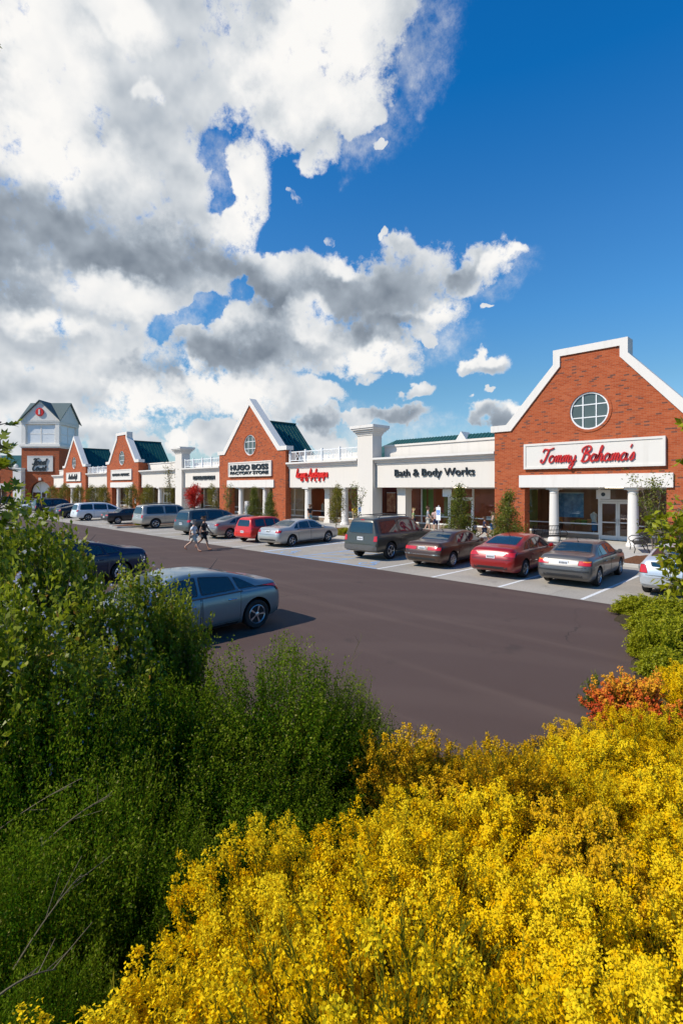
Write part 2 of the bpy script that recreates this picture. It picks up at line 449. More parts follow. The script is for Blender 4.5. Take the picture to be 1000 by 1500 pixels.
# ------------------------------------------------------------------ ground materials
def asphalt_mat():
    m, nt = new_mat('dark_asphalt')
    tc = nt.node('ShaderNodeTexCoord'); o = tc.outputs['Object']
    n1 = nt.noise(o, 90, 3, .7); n2 = nt.noise(o, .35, 5, .6)
    mp = nt.node('ShaderNodeMapping'); mp.inputs['Scale'].default_value = (.06, 1.3, 1); mp.inputs['Rotation'].default_value = (0, 0, .05); nt.l.new(o, mp.inputs[0])
    n3 = nt.noise(mp.outputs[0], 1.0, 6, .6)
    # tyre-polished arcs turning around the end of the planted island
    rad = nt.vmath('LENGTH', nt.vmath('SUBTRACT', o, (-1.5, 2.5, 0)))
    arc = nt.math('SINE', nt.math('ADD', nt.math('MULTIPLY', rad, 2.6), nt.math('MULTIPLY', n2, 3.0)))
    c = nt.mix(nt.smooth(n1, .25, .75), (.048, .030, .025), (.122, .078, .064))
    c = nt.mix(nt.math('MULTIPLY', nt.smooth(n2, .35, .7), .4), c, (.076, .046, .036))
    c = nt.mix(nt.math('MULTIPLY', nt.smooth(n3, .5, .75), .5), c, (.128, .085, .066))
    c = nt.mix(nt.math('MULTIPLY', nt.smooth(arc, .4, 1.0), .14), c, (.14, .095, .075))
    vo = nt.node('ShaderNodeTexVoronoi', feature='DISTANCE_TO_EDGE'); vo.inputs['Scale'].default_value = .16
    wv = nt.node('ShaderNodeTexNoise'); nt.put(wv.inputs['Vector'], o); wv.inputs['Scale'].default_value = .9; wv.inputs['Detail'].default_value = 6
    nt.put(vo.inputs['Vector'], nt.vmath('MULTIPLY_ADD', wv.outputs['Color'], (1.6, 1.6, 0), o))
    crack = nt.math('MULTIPLY', nt.smooth(vo.outputs['Distance'], .0045, .001), nt.smooth(nt.noise(o, .22, 2), .50, .60))
    c = nt.mix(nt.math('MULTIPLY', crack, .55), c, (.020, .016, .015))
    n5 = nt.noise(o, 260, 2, .8)
    c = nt.mix(nt.math('MULTIPLY', nt.smooth(n5, .62, .74), .45), c, (.22, .18, .155))
    stain = nt.smooth(nt.noise(o, .9, 3, .5), .64, .74)
    c = nt.mix(nt.math('MULTIPLY', stain, .4), c, (.038, .028, .024))
    surf(nt, c, .85, normal=nt.bump(n1, .35, .006), spec=.3)
    return m
def pavement_mat():
    m, nt = new_mat('pale_parking_pavement')
    tc = nt.node('ShaderNodeTexCoord'); o = tc.outputs['Object']
    n1 = nt.noise(o, 45, 4, .75); n2 = nt.noise(o, .5, 5, .6)
    c = nt.mix(nt.smooth(n1, .3, .7), (.26, .225, .18), (.54, .48, .40))
    c = nt.mix(nt.math('MULTIPLY', nt.smooth(n2, .4, .7), .35), c, (.20, .19, .175))
    br = nt.node('ShaderNodeTexBrick', offset=.5); nt.l.new(o, br.inputs['Vector'])
    for k, v in (('Color1', (1, 1, 1, 1)), ('Color2', (.86, .86, .86, 1)), ('Mortar', (.62, .6, .58, 1)), ('Scale', 1.0), ('Mortar Size', .012), ('Brick Width', 2.55), ('Row Height', 3.7)): br.inputs[k].default_value = v
    c = nt.mix(.7, c, br.outputs[0], 'MULTIPLY')
    oil = nt.smooth(nt.noise(o, .8, 4, .6), .62, .74)
    c = nt.mix(nt.math('MULTIPLY', oil, .5), c, (.09, .085, .08))
    surf(nt, c, .88, normal=nt.bump(n1, .3, .006), spec=.25)
    return m
def soil_mat(name, a, b):
    m, nt = new_mat(name)
    o = nt.node('ShaderNodeTexCoord').outputs['Object']
    n = nt.noise(o, 22, 6, .75); n2 = nt.noise(o, 1.2, 4)
    c = nt.mix(nt.smooth(n, .3, .7), a, b)
    c = nt.mix(nt.math('MULTIPLY', n2, .4), c, tuple(.6*x for x in a))
    surf(nt, c, .95, normal=nt.bump(n, .9, .04), spec=.1)
    return m
M['asphalt'] = asphalt_mat(); M['pavement'] = pavement_mat()
M['mulch'] = soil_mat('red_brown_mulch', (.11, .045, .022), (.26, .12, .06))
M['soil'] = soil_mat('dark_soil', (.045, .034, .018), (.10, .075, .040))
M['grass'] = soil_mat('dry_grass_ground', (.05, .07, .02), (.10, .11, .04))
M['concrete'] = simple('concrete', (.46, .43, .38), .85, var=.16, vscale=2.0)
def paint_mat(name, c):
    m, nt = new_mat(name)
    o = nt.node('ShaderNodeTexCoord').outputs['Object']
    n = nt.noise(o, 30, 5, .75)
    surf(nt, nt.mix(nt.smooth(n, .52, .68), c, (.30, .29, .27)), .8, spec=.25)
    return m
M['line_white'] = paint_mat('worn_white_line_paint', (.74, .73, .70)); M['line_blue'] = paint_mat('worn_blue_line_paint', (.22, .40, .66))

EDGE = 14.85; KERB = 22.3; FRONT = 28.65; WALK = .13
def sheet(name, x0, x1, y0, y1, z, mat):
    b = MB(); b.add([(x0, y0, z), (x1, y0, z), (x1, y1, z), (x0, y1, z)], [(0, 1, 2, 3)])
    return tag(b.build(name, mat, fix=False), kind='structure')
sheet('ground', -3000, 3000, -3000, 3000, -.12, M['grass'])
sheet('asphalt_road', -420, 80, -160, EDGE, 0, M['asphalt'])
sheet('parking_pavement', -420, 80, EDGE, KERB, .003, M['pavement'])
b = MB(); b.box(-420, 80, KERB+.15, 31.2, -.05, WALK)
tag(b.build('sidewalk', M['concrete']), kind='structure')
b = MB()
for i in range(-70, 14): b.bevbox(i*6+.01, i*6+5.99, KERB, KERB+.15, -.05, WALK+.004, .02)
tag(b.build('kerb', M['concrete']), kind='structure')

# painted markings
b = MB()
stalls = [-2.85, -5.45, -7.98, -10.5, -13.05] + [-20.6-2.57*i for i in range(7)] + [-42.3-2.6*i for i in range(22)]
def strip(b, p, q, w, z):
    p, q = Vector((*p, z)), Vector((*q, z)); d = (q-p).normalized(); s = Vector((-d.y, d.x, 0))*w/2
    b.add([p-s, q-s, q+s, p+s], [(0, 1, 2, 3)])
for x in stalls: strip(b, (x, EDGE+.05), (x-.04, 20.9), .11, .008)
tag(b.build('white_stall_lines', M['line_white'], fix=False), kind='structure')
b = MB()
strip(b, (-20.4, EDGE+.10), (-13.15, EDGE+.10), .10, .0075)
strip(b, (-15.75, EDGE+.16), (-15.79, 20.9), .10, .0075); strip(b, (-17.9, EDGE+.16), (-17.94, 20.9), .10, .0075); strip(b, (-20.52, EDGE+.16), (-20.55, 20.9), .10, .0075)
for i in range(5): strip(b, (-17.85, 15.3+i*1.15), (-15.85, 16.1+i*1.15), .10, .0075)
for cx, cy_ in ((-14.3, 15.75), (-19.5, 15.75)):       # wheelchair symbols painted in the stalls
    def q(px, py): return (cx+px*.8, cy_+py*.8)
    ring = [q(.05+.42*cos(a), -.1+.42*sin(a)) for a in np.linspace(pi*.75, pi*2.1, 12)]
    for a, c2 in zip(ring, ring[1:]): strip(b, a, c2, .09, .0075)
    strip(b, q(-.05, .75), q(0, .2), .12, .0075); strip(b, q(0, .2), q(.42, .2), .09, .0082); strip(b, q(.42, .2), q(.6, -.35), .09, .0075); strip(b, q(-.02, .5), q(.35, .47), .08, .0082)
    strip(b, q(-.1, .9), q(.04, .9), .14, .0075)
tag(b.build('blue_accessible_markings', M['line_blue'], fix=False), kind='structure')

# planted beds along the shop fronts and the island between two parking bays
def bed(x0, x1, y0, y1, z, name='mulch_bed', kerbw=0):
    b = MB(); nx, ny = max(2, int((x1-x0)/.5)), max(2, int((y1-y0)/.5))
    vs = []
    for j in range(ny+1):
        for i in range(nx+1):
            u, v = i/nx, j/ny; e = min(u, 1-u)*(x1-x0), min(v, 1-v)*(y1-y0)
            vs.append((x0+u*(x1-x0), y0+v*(y1-y0), z+.14*min(1, min(e)/.4)*(.7+.6*random.random())))
    b.add(vs, [(j*(nx+1)+i, j*(nx+1)+i+1, (j+1)*(nx+1)+i+1, (j+1)*(nx+1)+i) for j in range(ny) for i in range(nx)])
    tag(b.build(name, M['mulch'], fix=False, smooth=True), kind='structure')
for x0, x1 in ((-6.9, -2.0), (-18.4, -12.2), (-27.4, -21.7), (-37.6, -32.8), (-48.0, -40.6), (-63.5, -54.5), (-76, -67.5), (-88, -80)):
    bed(x0, x1, KERB+.16, 26.2 if x0 < -10 else 25.2, WALK+.01)
def kerb_strip(pts, w, z0, z1):
    b = MB(); P = [Vector((x, y, 0)) for x, y in pts]; n = len(P); off = []
    for i in range(n):
        d1 = (P[i]-P[max(i-1, 0)]); d2 = (P[min(i+1, n-1)]-P[i])
        if i == 0: d1 = d2
        if i == n-1: d2 = d1
        d = (d1.normalized()+d2.normalized()).normalized()
        nn = Vector((-d.y, d.x, 0)); off.append(P[i]+nn*w/max(.5, nn.dot(Vector((-d1.normalized().y, d1.normalized().x, 0)))))
    vs = []
    for p, q in zip(P, off): vs += [(p.x, p.y, z0), (p.x, p.y, z1), (q.x, q.y, z1), (q.x, q.y, z0)]
    fs = [(i*4+k, i*4+k+1, i*4+5+k, i*4+4+k) for i in range(n-1) for k in range(3)]
    b.add(vs, fs)
    return b
b = kerb_strip([(-42.1, 22.2), (-42.1, 16.4), (-41.6, 15.6), (-40.9, 15.2), (-40.2, 15.6), (-39.9, 16.4), (-39.9, 22.2)], .16, -.02, .13)
tag(b.build('island_kerb', M['concrete']), kind='structure')
bed(-41.9, -40.1, 15.5, 22.2, .04, 'island_mulch')

# berm on which the photographer stands
BED = [(70, 14.78), (-3.7, 14.78), (-4.25, 14.55), (-4.4, 14.1), (-4.0, 13.1), (-3.35, 11.9), (-2.95, 10.8), (-2.65, 9.4), (-2.6, 8), (-2.65, 6.8), (-2.9, 5.8), (-3.4, 5.0), (-4.2, 4.2),
       (-5.4, 3.5), (-7, 2.95), (-9, 2.7), (-60, 2.6), (-60, -40), (70, -40)]
def in_poly(x, y, poly=BED):
    c = False; n = len(poly)
    for i in range(n):
        (x1, y1), (x2, y2) = poly[i], poly[(i+1) % n]
        if (y1 > y) != (y2 > y) and x < (x2-x1)*(y-y1)/(y2-y1)+x1: c = not c
    return c
def edge_dist(x, y):
    d = 1e9; n = len(BED)
    for i in range(n):
        (x1, y1), (x2, y2) = BED[i], BED[(i+1) % n]
        L2 = (x2-x1)**2+(y2-y1)**2; t = max(0, min(1, ((x-x1)*(x2-x1)+(y-y1)*(y2-y1))/L2))
        d = min(d, math.hypot(x-x1-t*(x2-x1), y-y1-t*(y2-y1)))
    return d
def berm(x, y):
    if not in_poly(x, y): return -.10
    r = math.hypot(x, y)
    if y < 0: r = min(r, max(0, abs(x)*.8))
    h = np.interp(r, [0, .8, 1.5, 2.5, 4, 5.5, 8], [1.5, 1.32, .88, .48, .18, .06, .03])
    d = edge_dist(x, y)
    return float(min(h, .02+d*.55) + min(.06, d*.3))
xs = np.arange(-16, 8.01, .3); ys = np.arange(-7, 15.01, .3)
b = MB(); vs = []
for y in ys:
    for x in xs:
        h = berm(x, y); vs.append((x, y, h + (random.uniform(-.03, .03) if h > .1 else 0)))
nx = len(xs)
b.add(vs, [(j*nx+i, j*nx+i+1, (j+1)*nx+i+1, (j+1)*nx+i) for j in range(len(ys)-1) for i in range(nx-1)
           if max(vs[k][2] for k in (j*nx+i, j*nx+i+1, (j+1)*nx+i+1, (j+1)*nx+i)) > -.05])
tag(b.build('planting_berm', M['soil'], fix=False, smooth=True), kind='structure')
# ------------------------------------------------------------------ lettering
GL = {
 'a': (1.0, [[(.75, .85), (.4, 1.0), (.08, .6), (.15, .1), (.45, .0), (.72, .5), (.75, .95), (.72, .3), (.85, .02), (1.05, .25)]]),
 'o': (.95, [[(.5, 1), (.15, .85), (.05, .4), (.3, 0), (.65, .15), (.75, .6), (.5, 1), (.62, .82), (1.0, .8)]]),
 'm': (1.15, [[(0, .6), (.12, .95), (.15, 0)], [(.15, .4), (.35, .95), (.5, .8), (.48, 0)], [(.5, .4), (.7, .95), (.87, .8), (.85, .15), (.97, 0), (1.15, .25)]]),
 'n': (.85, [[(0, .6), (.12, .95), (.15, 0)], [(.15, .4), (.38, .95), (.55, .8), (.53, .15), (.65, 0), (.85, .25)]]),
 'y': (.88, [[(0, .9), (.08, .3), (.3, .05), (.55, .4), (.62, .95)], [(.62, .95), (.55, -.4), (.3, -.95), (.05, -.75), (.3, -.2), (.88, .3)]]),
 'h': (.85, [[(0, .3), (.3, 1.4), (.36, 2.0), (.2, 1.9), (.12, 1.0), (.1, 0)], [(.1, .4), (.35, .95), (.55, .8), (.52, .15), (.65, 0), (.85, .25)]]),
 's': (.68, [[(0, .2), (.35, 1.0), (.5, .6), (.45, .15), (.2, 0), (.05, .12)], [(.45, .12), (.7, .25)]]),
 'd': (1.0, [[(.75, .85), (.4, 1), (.08, .6), (.15, .1), (.45, 0), (.72, .5)], [(.95, 2.0), (.75, .6), (.8, .05), (1.05, .25)]]),
 'r': (.78, [[(0, .3), (.15, .9), (.2, 1.05), (.3, .85), (.5, .9), (.45, .2), (.6, 0), (.8, .25)]]),
 't': (.58, [[(.3, 1.6), (.15, .4), (.25, .02), (.58, .25)], [(0, 1.05), (.55, 1.1)]]),
 'u': (.92, [[(0, .95), (.05, .3), (.25, 0), (.55, .4), (.62, .95)], [(.62, .95), (.6, .2), (.75, 0), (.95, .25)]]),
 'e': (.75, [[(.05, .45), (.5, .6), (.55, .9), (.3, 1.0), (.08, .55), (.2, .05), (.5, .05), (.78, .3)]]),
 'f': (.6, [[(.1, -.9), (.28, .8), (.5, 1.95), (.65, 1.7)], [(.05, .95), (.6, 1.0)]]),
 'T': (1.3, [[(.1, 1.5), (.3, 1.95), (1.0, 1.85), (1.7, 2.1)], [(1.0, 1.85), (.8, .9), (.55, .1), (.2, 0), (0, .3), (.2, .5)]]),
 'B': (1.4, [[(.62, 1.9), (.45, 1.0), (.3, 0)], [(.1, 1.2), (0, 1.7), (.5, 2.1), (1.1, 2.0), (1.15, 1.5), (.6, 1.1), (.5, 1.05)], [(.6, 1.1), (1.15, .9), (1.1, .2), (.5, -.05), (.1, .15)]]),
 'F': (1.2, [[(.1, 1.5), (.3, 1.95), (.9, 1.85), (1.6, 2.1)], [(.9, 1.85), (.7, .9), (.5, .1), (.2, 0), (0, .3)], [(.35, 1.0), (1.1, 1.1)]]),
 'C': (1.2, [[(1.1, 1.6), (.9, 2.0), (.4, 1.8), (.05, .9), (.3, .1), (.8, .05), (1.15, .4)]]),
 'L': (1.1, [[(.9, 1.8), (.6, 2.0), (.4, 1.4), (.35, .5), (.1, .1), (.3, 0), (.7, .1), (1.1, .2)]]),
 'A': (1.05, [[(0, 0), (.3, .9), (.62, 2.0), (.8, .9), (.95, 0)], [(.2, .7), (.85, .75)]]),
 "'": (.2, [[(.12, 2.05), (.02, 1.6)]]), ' ': (.55, []),
}
def catmull(pts, n=5):
    if len(pts) < 3: return pts
    out = []; P_ = [pts[0]]+list(pts)+[pts[-1]]
    for i in range(1, len(P_)-2):
        p0, p1, p2, p3 = P_[i-1:i+3]
        for k in range(n):
            t = k/n
            out.append(tuple(.5*(2*b_+(-a+c)*t+(2*a-5*b_+4*c-d)*t*t+(-a+3*b_-3*c+d)*t**3) for a, b_, c, d in zip(p0, p1, p2, p3)))
    out.append(pts[-1]); return out
def script_text(mb, text, cx, cz, width, height, y0, y1, slant=.25, weight=.17, m=None):
    """joined handwriting built from strokes, on the x-z plane, extruded y0..y1; height = ascender height"""
    x = 0; strokes = []
    for ch in text:
        adv, st = GL[ch]
        for s in st: strokes.append([(x+px+slant*pz, pz) for px, pz in s])
        x += adv
    sx, sz = width/(x+.5), height/2.0
    for s in strokes:
        pts = catmull([(px*sx, pz*sz) for px, pz in s]); n = len(pts); L = []; R = []
        for i, p in enumerate(pts):
            q0, q1 = pts[max(0, i-1)], pts[min(n-1, i+1)]
            dx, dz = q1[0]-q0[0], q1[1]-q0[1]; l = math.hypot(dx, dz) or 1
            w = weight*sz*.5*(1.25 if dz < 0 else .85)*(.6 if i in (0, n-1) else 1)
            L.append((p[0]-dz/l*w, p[1]+dx/l*w)); R.append((p[0]+dz/l*w, p[1]-dx/l*w))
        ox, oz = cx-width/2, cz-height/2
        jit = random.uniform(0, .006)
        vs = [(a+ox, y0-jit, c+oz) for a, c in L]+[(a+ox, y0-jit, c+oz) for a, c in R]+[(a+ox, y1, c+oz) for a, c in L]+[(a+ox, y1, c+oz) for a, c in R]
        fs = []
        for i in range(n-1):
            fs += [(i, i+1, n+i+1, n+i), (i, 2*n+i, 2*n+i+1, i+1), (n+i, n+i+1, 3*n+i+1, 3*n+i)]
        fs += [(0, n, 3*n, 2*n), (n-1, 3*n-1, 4*n-1, 2*n-1)]
        mb.add(vs, fs, m)
def block_text(mb, text, cx, cz, width, height, y0, y1, weight=.0, m=None):
    cu = bpy.data.curves.new('lettering', 'FONT'); cu.body = text; cu.extrude = .1; cu.offset = weight; cu.align_x = 'CENTER'; cu.resolution_u = 3
    o = bpy.data.objects.new('lettering', cu); col.objects.link(o)
    dg = bpy.context.evaluated_depsgraph_get(); me = bpy.data.meshes.new_from_object(o.evaluated_get(dg))
    co = np.array([v.co[:] for v in me.vertices]); lo, hi = co.min(0), co.max(0)
    s = (hi-lo)
    vs = [(cx+(x-(lo[0]+hi[0])/2)/s[0]*width, y1+(y0-y1)*((z-lo[2])/s[2]), cz+(y-(lo[1]+hi[1])/2)/s[1]*height) for x, y, z in co]
    mb.add(vs, [tuple(p.vertices) for p in me.polygons], m)
    bpy.data.objects.remove(o); bpy.data.curves.remove(cu); bpy.data.meshes.remove(me)

# ------------------------------------------------------------------ shop fronts
INT = [simple('shop_interior_%d' % i, c, .9, var=.5, vscale=.8) for i, c in enumerate([(.34, .11, .06), (.22, .13, .10), (.15, .16, .07), (.45, .38, .30)])]
M['kick'] = simple('storefront_base', (.30, .22, .16), .7)
lm, lnt = new_mat('lit_lamp')
em = lnt.node('ShaderNodeEmission'); em.inputs[0].default_value = (1.0, .78, .50, 1); em.inputs[1].default_value = 13.0
lo_ = lnt.node('ShaderNodeOutputMaterial'); lnt.l.new(em.outputs[0], lo_.inputs[0]); M['lit'] = lm
M['soffit'] = simple('soffit', (.52, .49, .44), .85)
M['floor_in'] = simple('shop_floor', (.22, .17, .12), .5)
def storefront(root, x0, x1, y, door=None, inter=0, z1=3.15, depth=3.6, step=2.1, white=False):
    """glazed shop front from x0 to x1 at local depth y: frame parts, panes, a pair of doors and the room behind"""
    xs = []
    if door is not None:
        d0, d1 = door-1.0, door+1.0
        xs = [(x0, d0), (d1, x1)]
    else: xs = [(x0, x1)]
    for a, c in xs:
        if c-a < .3: continue
        n = max(1, round((c-a)/step)); w = (c-a)/n
        b = MB()
        b.box(a, c, y-.04, y+.10, WALK, .42, 1)
        b.box(a, c, y-.07, y+.09, .42, .52); b.box(a, c, y-.05, y+.06, z1-.10, z1)
        for i in range(n+1):
            xx = a+i*w; b.box(max(a, xx-.035), min(c, xx+.035), y-.06, y+.07, .52, z1-.10)
        if not white:
            for i in range(n): b.box(a+i*w+.036, a+i*w+w-.036, y-.03, y+.04, .98, 1.04)
        f = b.build('window_frame', [M['white_metal'], M['kick']], root)
        b = MB()
        for i in range(n): b.add([(a+i*w+.03, y, .5), (a+i*w+w-.03, y, .5), (a+i*w+w-.03, y, z1-.06), (a+i*w+.03, y, z1-.06)], [(0, 1, 2, 3)])
        b.build('pane', M['glass'], f, fix=False)
    if door is not None:
        b = MB(); b.box(d0, d0+.06, y-.07, y+.08, WALK, z1-.02); b.box(d1-.06, d1, y-.07, y+.08, WALK, z1-.02); b.box(d0+.06, d1-.06, y-.07, y+.08, 2.36, 2.46); b.box(d0+.06, d1-.06, y-.07, y+.08, z1-.10, z1-.02)
        f = b.build('door_frame', M['white_metal'], root)
        b = MB(); b.add([(d0+.05, y, 2.45), (d1-.05, y, 2.45), (d1-.05, y, z1-.09), (d0+.05, y, z1-.09)], [(0, 1, 2, 3)]); b.build('pane', M['glass'], f, fix=False)
        for s in (-1, 1):
            a, c = (d0+.065, door-.006) if s < 0 else (door+.006, d1-.065)
            b = MB(); b.box(a, a+.10, y-.03, y+.03, WALK+.02, 2.35); b.box(c-.10, c, y-.03, y+.03, WALK+.02, 2.35)
            b.box(a+.10, c-.10, y-.03, y+.03, WALK+.02, WALK+.27); b.box(a+.10, c-.10, y-.03, y+.03, 2.22, 2.35); b.box(a+.10, c-.10, y-.025, y+.025, 1.12, 1.18)
            dr_ = b.build('door', M['white_metal'], root)
            b = MB(); b.add([(a+.09, y, .3), (c-.09, y, .3), (c-.09, y, 2.25), (a+.09, y, 2.25)], [(0, 1, 2, 3)]); b.build('pane', M['glass'], dr_, fix=False)
            hx = c-.05 if s < 0 else a+.05
            b = MB(); b.tube([(hx, y-.03, 1.0), (hx, y-.09, 1.0), (hx, y-.09, 1.35), (hx, y-.03, 1.35)], .014, 6); b.build('handle', M['alu'], dr_)
    b = MB()
    b.box(x0, x1, y+depth, y+depth+.1, WALK, z1+.25, 0); b.box(x0, x0+.06, y+.12, y+depth, WALK, z1+.2, 0); b.box(x1-.06, x1, y+.12, y+depth, WALK, z1+.2, 0)
    b.box(x0, x1, y+.12, y+depth, -.02, WALK+.01, 1); b.box(x0+.06, x1-.06, y+.12, y+depth, z1+.06, z1+.16, 0)
    it = b.build('interior', [INT[inter], M['floor_in']], root)
    nl = max(1, int((x1-x0)/3.2))
    for i in range(nl):
        xx = x0+(x1-x0)*(i+.5)/nl
        b = MB(); b.box(xx-.45, xx+.45, y+1.0, y+1.3, z1-.02, z1+.055); b.build('ceiling_lamp', M['lit'], it)

def column(root, x, y, r=.26, h=3.15, square=False):
    b = MB()
    if square:
        b.box(x-r, x+r, y-r, y+r, WALK, h, None); b.box(x-r-.05, x+r+.05, y-r-.05, y+r+.05, WALK+.001, WALK+.25)
        b.box(x-r-.05, x+r+.05, y-r-.05, y+r+.05, h-.22, h-.002)
        return b.build('pillar', M['stucco'], root)
    b.lathe([(r*1.3, WALK), (r*1.3, WALK+.10), (r*1.18, WALK+.16), (r*1.05, WALK+.22), (r, WALK+.32), (r*.98, 1.6), (r*.90, h-.34), (r*.98, h-.32), (r*.98, h-.28), (r*.92, h-.26), (r*.92, h-.20), (r*1.15, h-.12)], (x, y, 0), 24)
    b.box(x-r*1.28, x+r*1.28, y-r*1.28, y+r*1.28, h-.12, h-.004)
    return b.build('column', M['white'], root, smooth=35)

def circle(cx, cz, r, n=32): return [(cx+r*cos(2*pi*i/n), cz+r*sin(2*pi*i/n)) for i in range(n)]

def round_window(root, z, r=1.0):
    b = MB(); b.prism(circle(0, z, r*1.14), [circle(0, z, r*1.003)], -.035, .05); b.build('brick_surround', M['brick'], root)
    b = MB()
    b.prism(circle(0, z, r), [circle(0, z, r*.925)], .02, .20)
    for s in (-1, 1):
        k = r*.34; L = sqrt((r*.93)**2-k*k)
        b.box(s*k-.028, s*k+.028, .06, .13, z-L, z+L)
        b.box(-L, -k-.028, .07, .12, z+s*k-.028, z+s*k+.028); b.box(-k+.028, k-.028, .07, .12, z+s*k-.028, z+s*k+.028); b.box(k+.028, L, .07, .12, z+s*k-.028, z+s*k+.028)
    f = b.build('round_window', M['white_metal'], root)
    b = MB(); b.add([(x, .10, zz) for x, zz in circle(0, z, r*.93)], [tuple(range(32))]); b.build('pane', M['attic_glass'], f, fix=False)

def gable_shop(name, label, cx, kind, sign, y=FRONT, rz=0, w2=5.5, door=1.2, inter=0, loc=None, group=None, roof_y=5.7):
    root = thing(name, label, 'shop', loc or (cx, y, 0), rz, group)
    ow = 3.58
    if kind == 'flat': top = [(w2, 6.62), (4.55, 6.62), (1.70, 9.95), (1.70, 10.6), (-1.70, 10.6), (-1.70, 9.95), (-4.55, 6.62), (-w2, 6.62)]
    else: top = [(w2, 6.62), (4.55, 6.62), (0, 11.4), (-4.55, 6.62), (-w2, 6.62)]
    outer = [(-w2, 0), (-ow, 0), (-ow, 3.15), (ow, 3.15), (ow, 0), (w2, 0)] + top
    b = MB(); b.prism(outer, [circle(0, 7.25, 1.0)], 0, .62); b.build('brick_wall', M['brick'], root)
    for s in (-1, 1): b = MB(); b.box(min(s*(w2-.02), s*(w2-.35)), max(s*(w2-.02), s*(w2-.35)), .622, 3.0, 3.2, 6.4); b.build('side_wall', M['brick'], root)
    if kind == 'flat':
        co = [(-5.72, 6.5), (-5.72, 6.88), (-4.72, 6.88), (-1.90, 10.0), (-1.90, 10.8), (1.90, 10.8), (1.90, 10.0), (4.72, 6.88), (5.72, 6.88), (5.72, 6.5), (4.42, 6.5), (1.52, 9.86), (1.52, 10.42), (-1.52, 10.42), (-1.52, 9.86), (-4.42, 6.5)]
    else:
        co = [(-5.72, 6.5), (-5.72, 6.88), (-4.72, 6.88), (0, 11.75), (4.72, 6.88), (5.72, 6.88), (5.72, 6.5), (4.42, 6.5), (0, 11.12), (-4.42, 6.5)]
    b = MB(); b.prism(co, [], -.09, .72); b.build('coping', M['white'], root)
    round_window(root, 7.25)
    b = MB(); b.box(-3.57, 3.57, -.13, -.002, 4.2, 5.65); 
    b.box(-3.57, 3.57, -.17, -.13, 5.53, 5.65); b.box(-3.57, 3.57, -.17, -.13, 4.2, 4.32); b.box(-3.57, -3.45, -.17, -.13, 4.32, 5.53); b.box(3.45, 3.57, -.17, -.13, 4.32, 5.53)
    sb = b.build('sign_board', M['panel'], root)
    b = MB(); mt = sign(b); b.build('lettering', mt, sb)
    b = MB(); b.box(-3.88, 3.88, -.12, .74, 3.152, 3.86); b.build('lintel', M['white'], root)
    for s in (-1, 1): column(root, s*2.02, .36)
    b = MB(); b.box(-w2+.02, w2-.02, .75, 2.85, 3.16, 3.26); b.build('soffit', M['soffit'], root)
    storefront(root, -w2, w2, 2.85, door, inter)
    # metal roof behind the gable
    b = MB(); rz_, ez, hw = 9.75, 5.4, 3.95
    for s in (-1, 1):
        b.add([(0, .73, rz_), (s*hw, .73, ez), (s*hw, roof_y, ez), (0, roof_y, rz_), (0, .73, rz_-.12), (s*hw, .73, ez-.12), (s*hw, roof_y, ez-.12), (0, roof_y, rz_-.12)], [(0, 1, 2, 3), (7, 6, 5, 4), (0, 4, 5, 1), (1, 5, 6, 2), (2, 6, 7, 3)])
        n = int((roof_y-.8)/.42)
        for i in range(n+1):
            yy = .8+i*.42
            b.add([(s*.03, yy, rz_+.05), (s*hw, yy, ez+.045), (s*hw, yy+.05, ez+.045), (s*.03, yy+.05, rz_+.05), (s*.03, yy, rz_-.02), (s*hw, yy, ez-.02), (s*hw, yy+.05, ez-.02), (s*.03, yy+.05, rz_-.02)], [(0, 1, 2, 3), (0, 4, 5, 1), (3, 2, 6, 7), (1, 5, 6, 2)])
    b.box(-.09, .09, .73, roof_y+.02, rz_-.03, rz_+.09)
    b.build('roof', M['roof'], root)
    b = MB(); b.add([(0, roof_y-.15, rz_-.1), (hw-.1, roof_y-.15, ez), (-hw+.1, roof_y-.15, ez)], [(0, 1, 2)]); b.build('rear_gable', M['stucco'], root, fix=False)
    b = MB(); b.box(-w2, w2, 3.1, 16, 4.9, 5.05); b.box(-w2, w2, 16, 16.2, 0, 5.05); b.build('rear_block', M['stucco'], root)
    return root

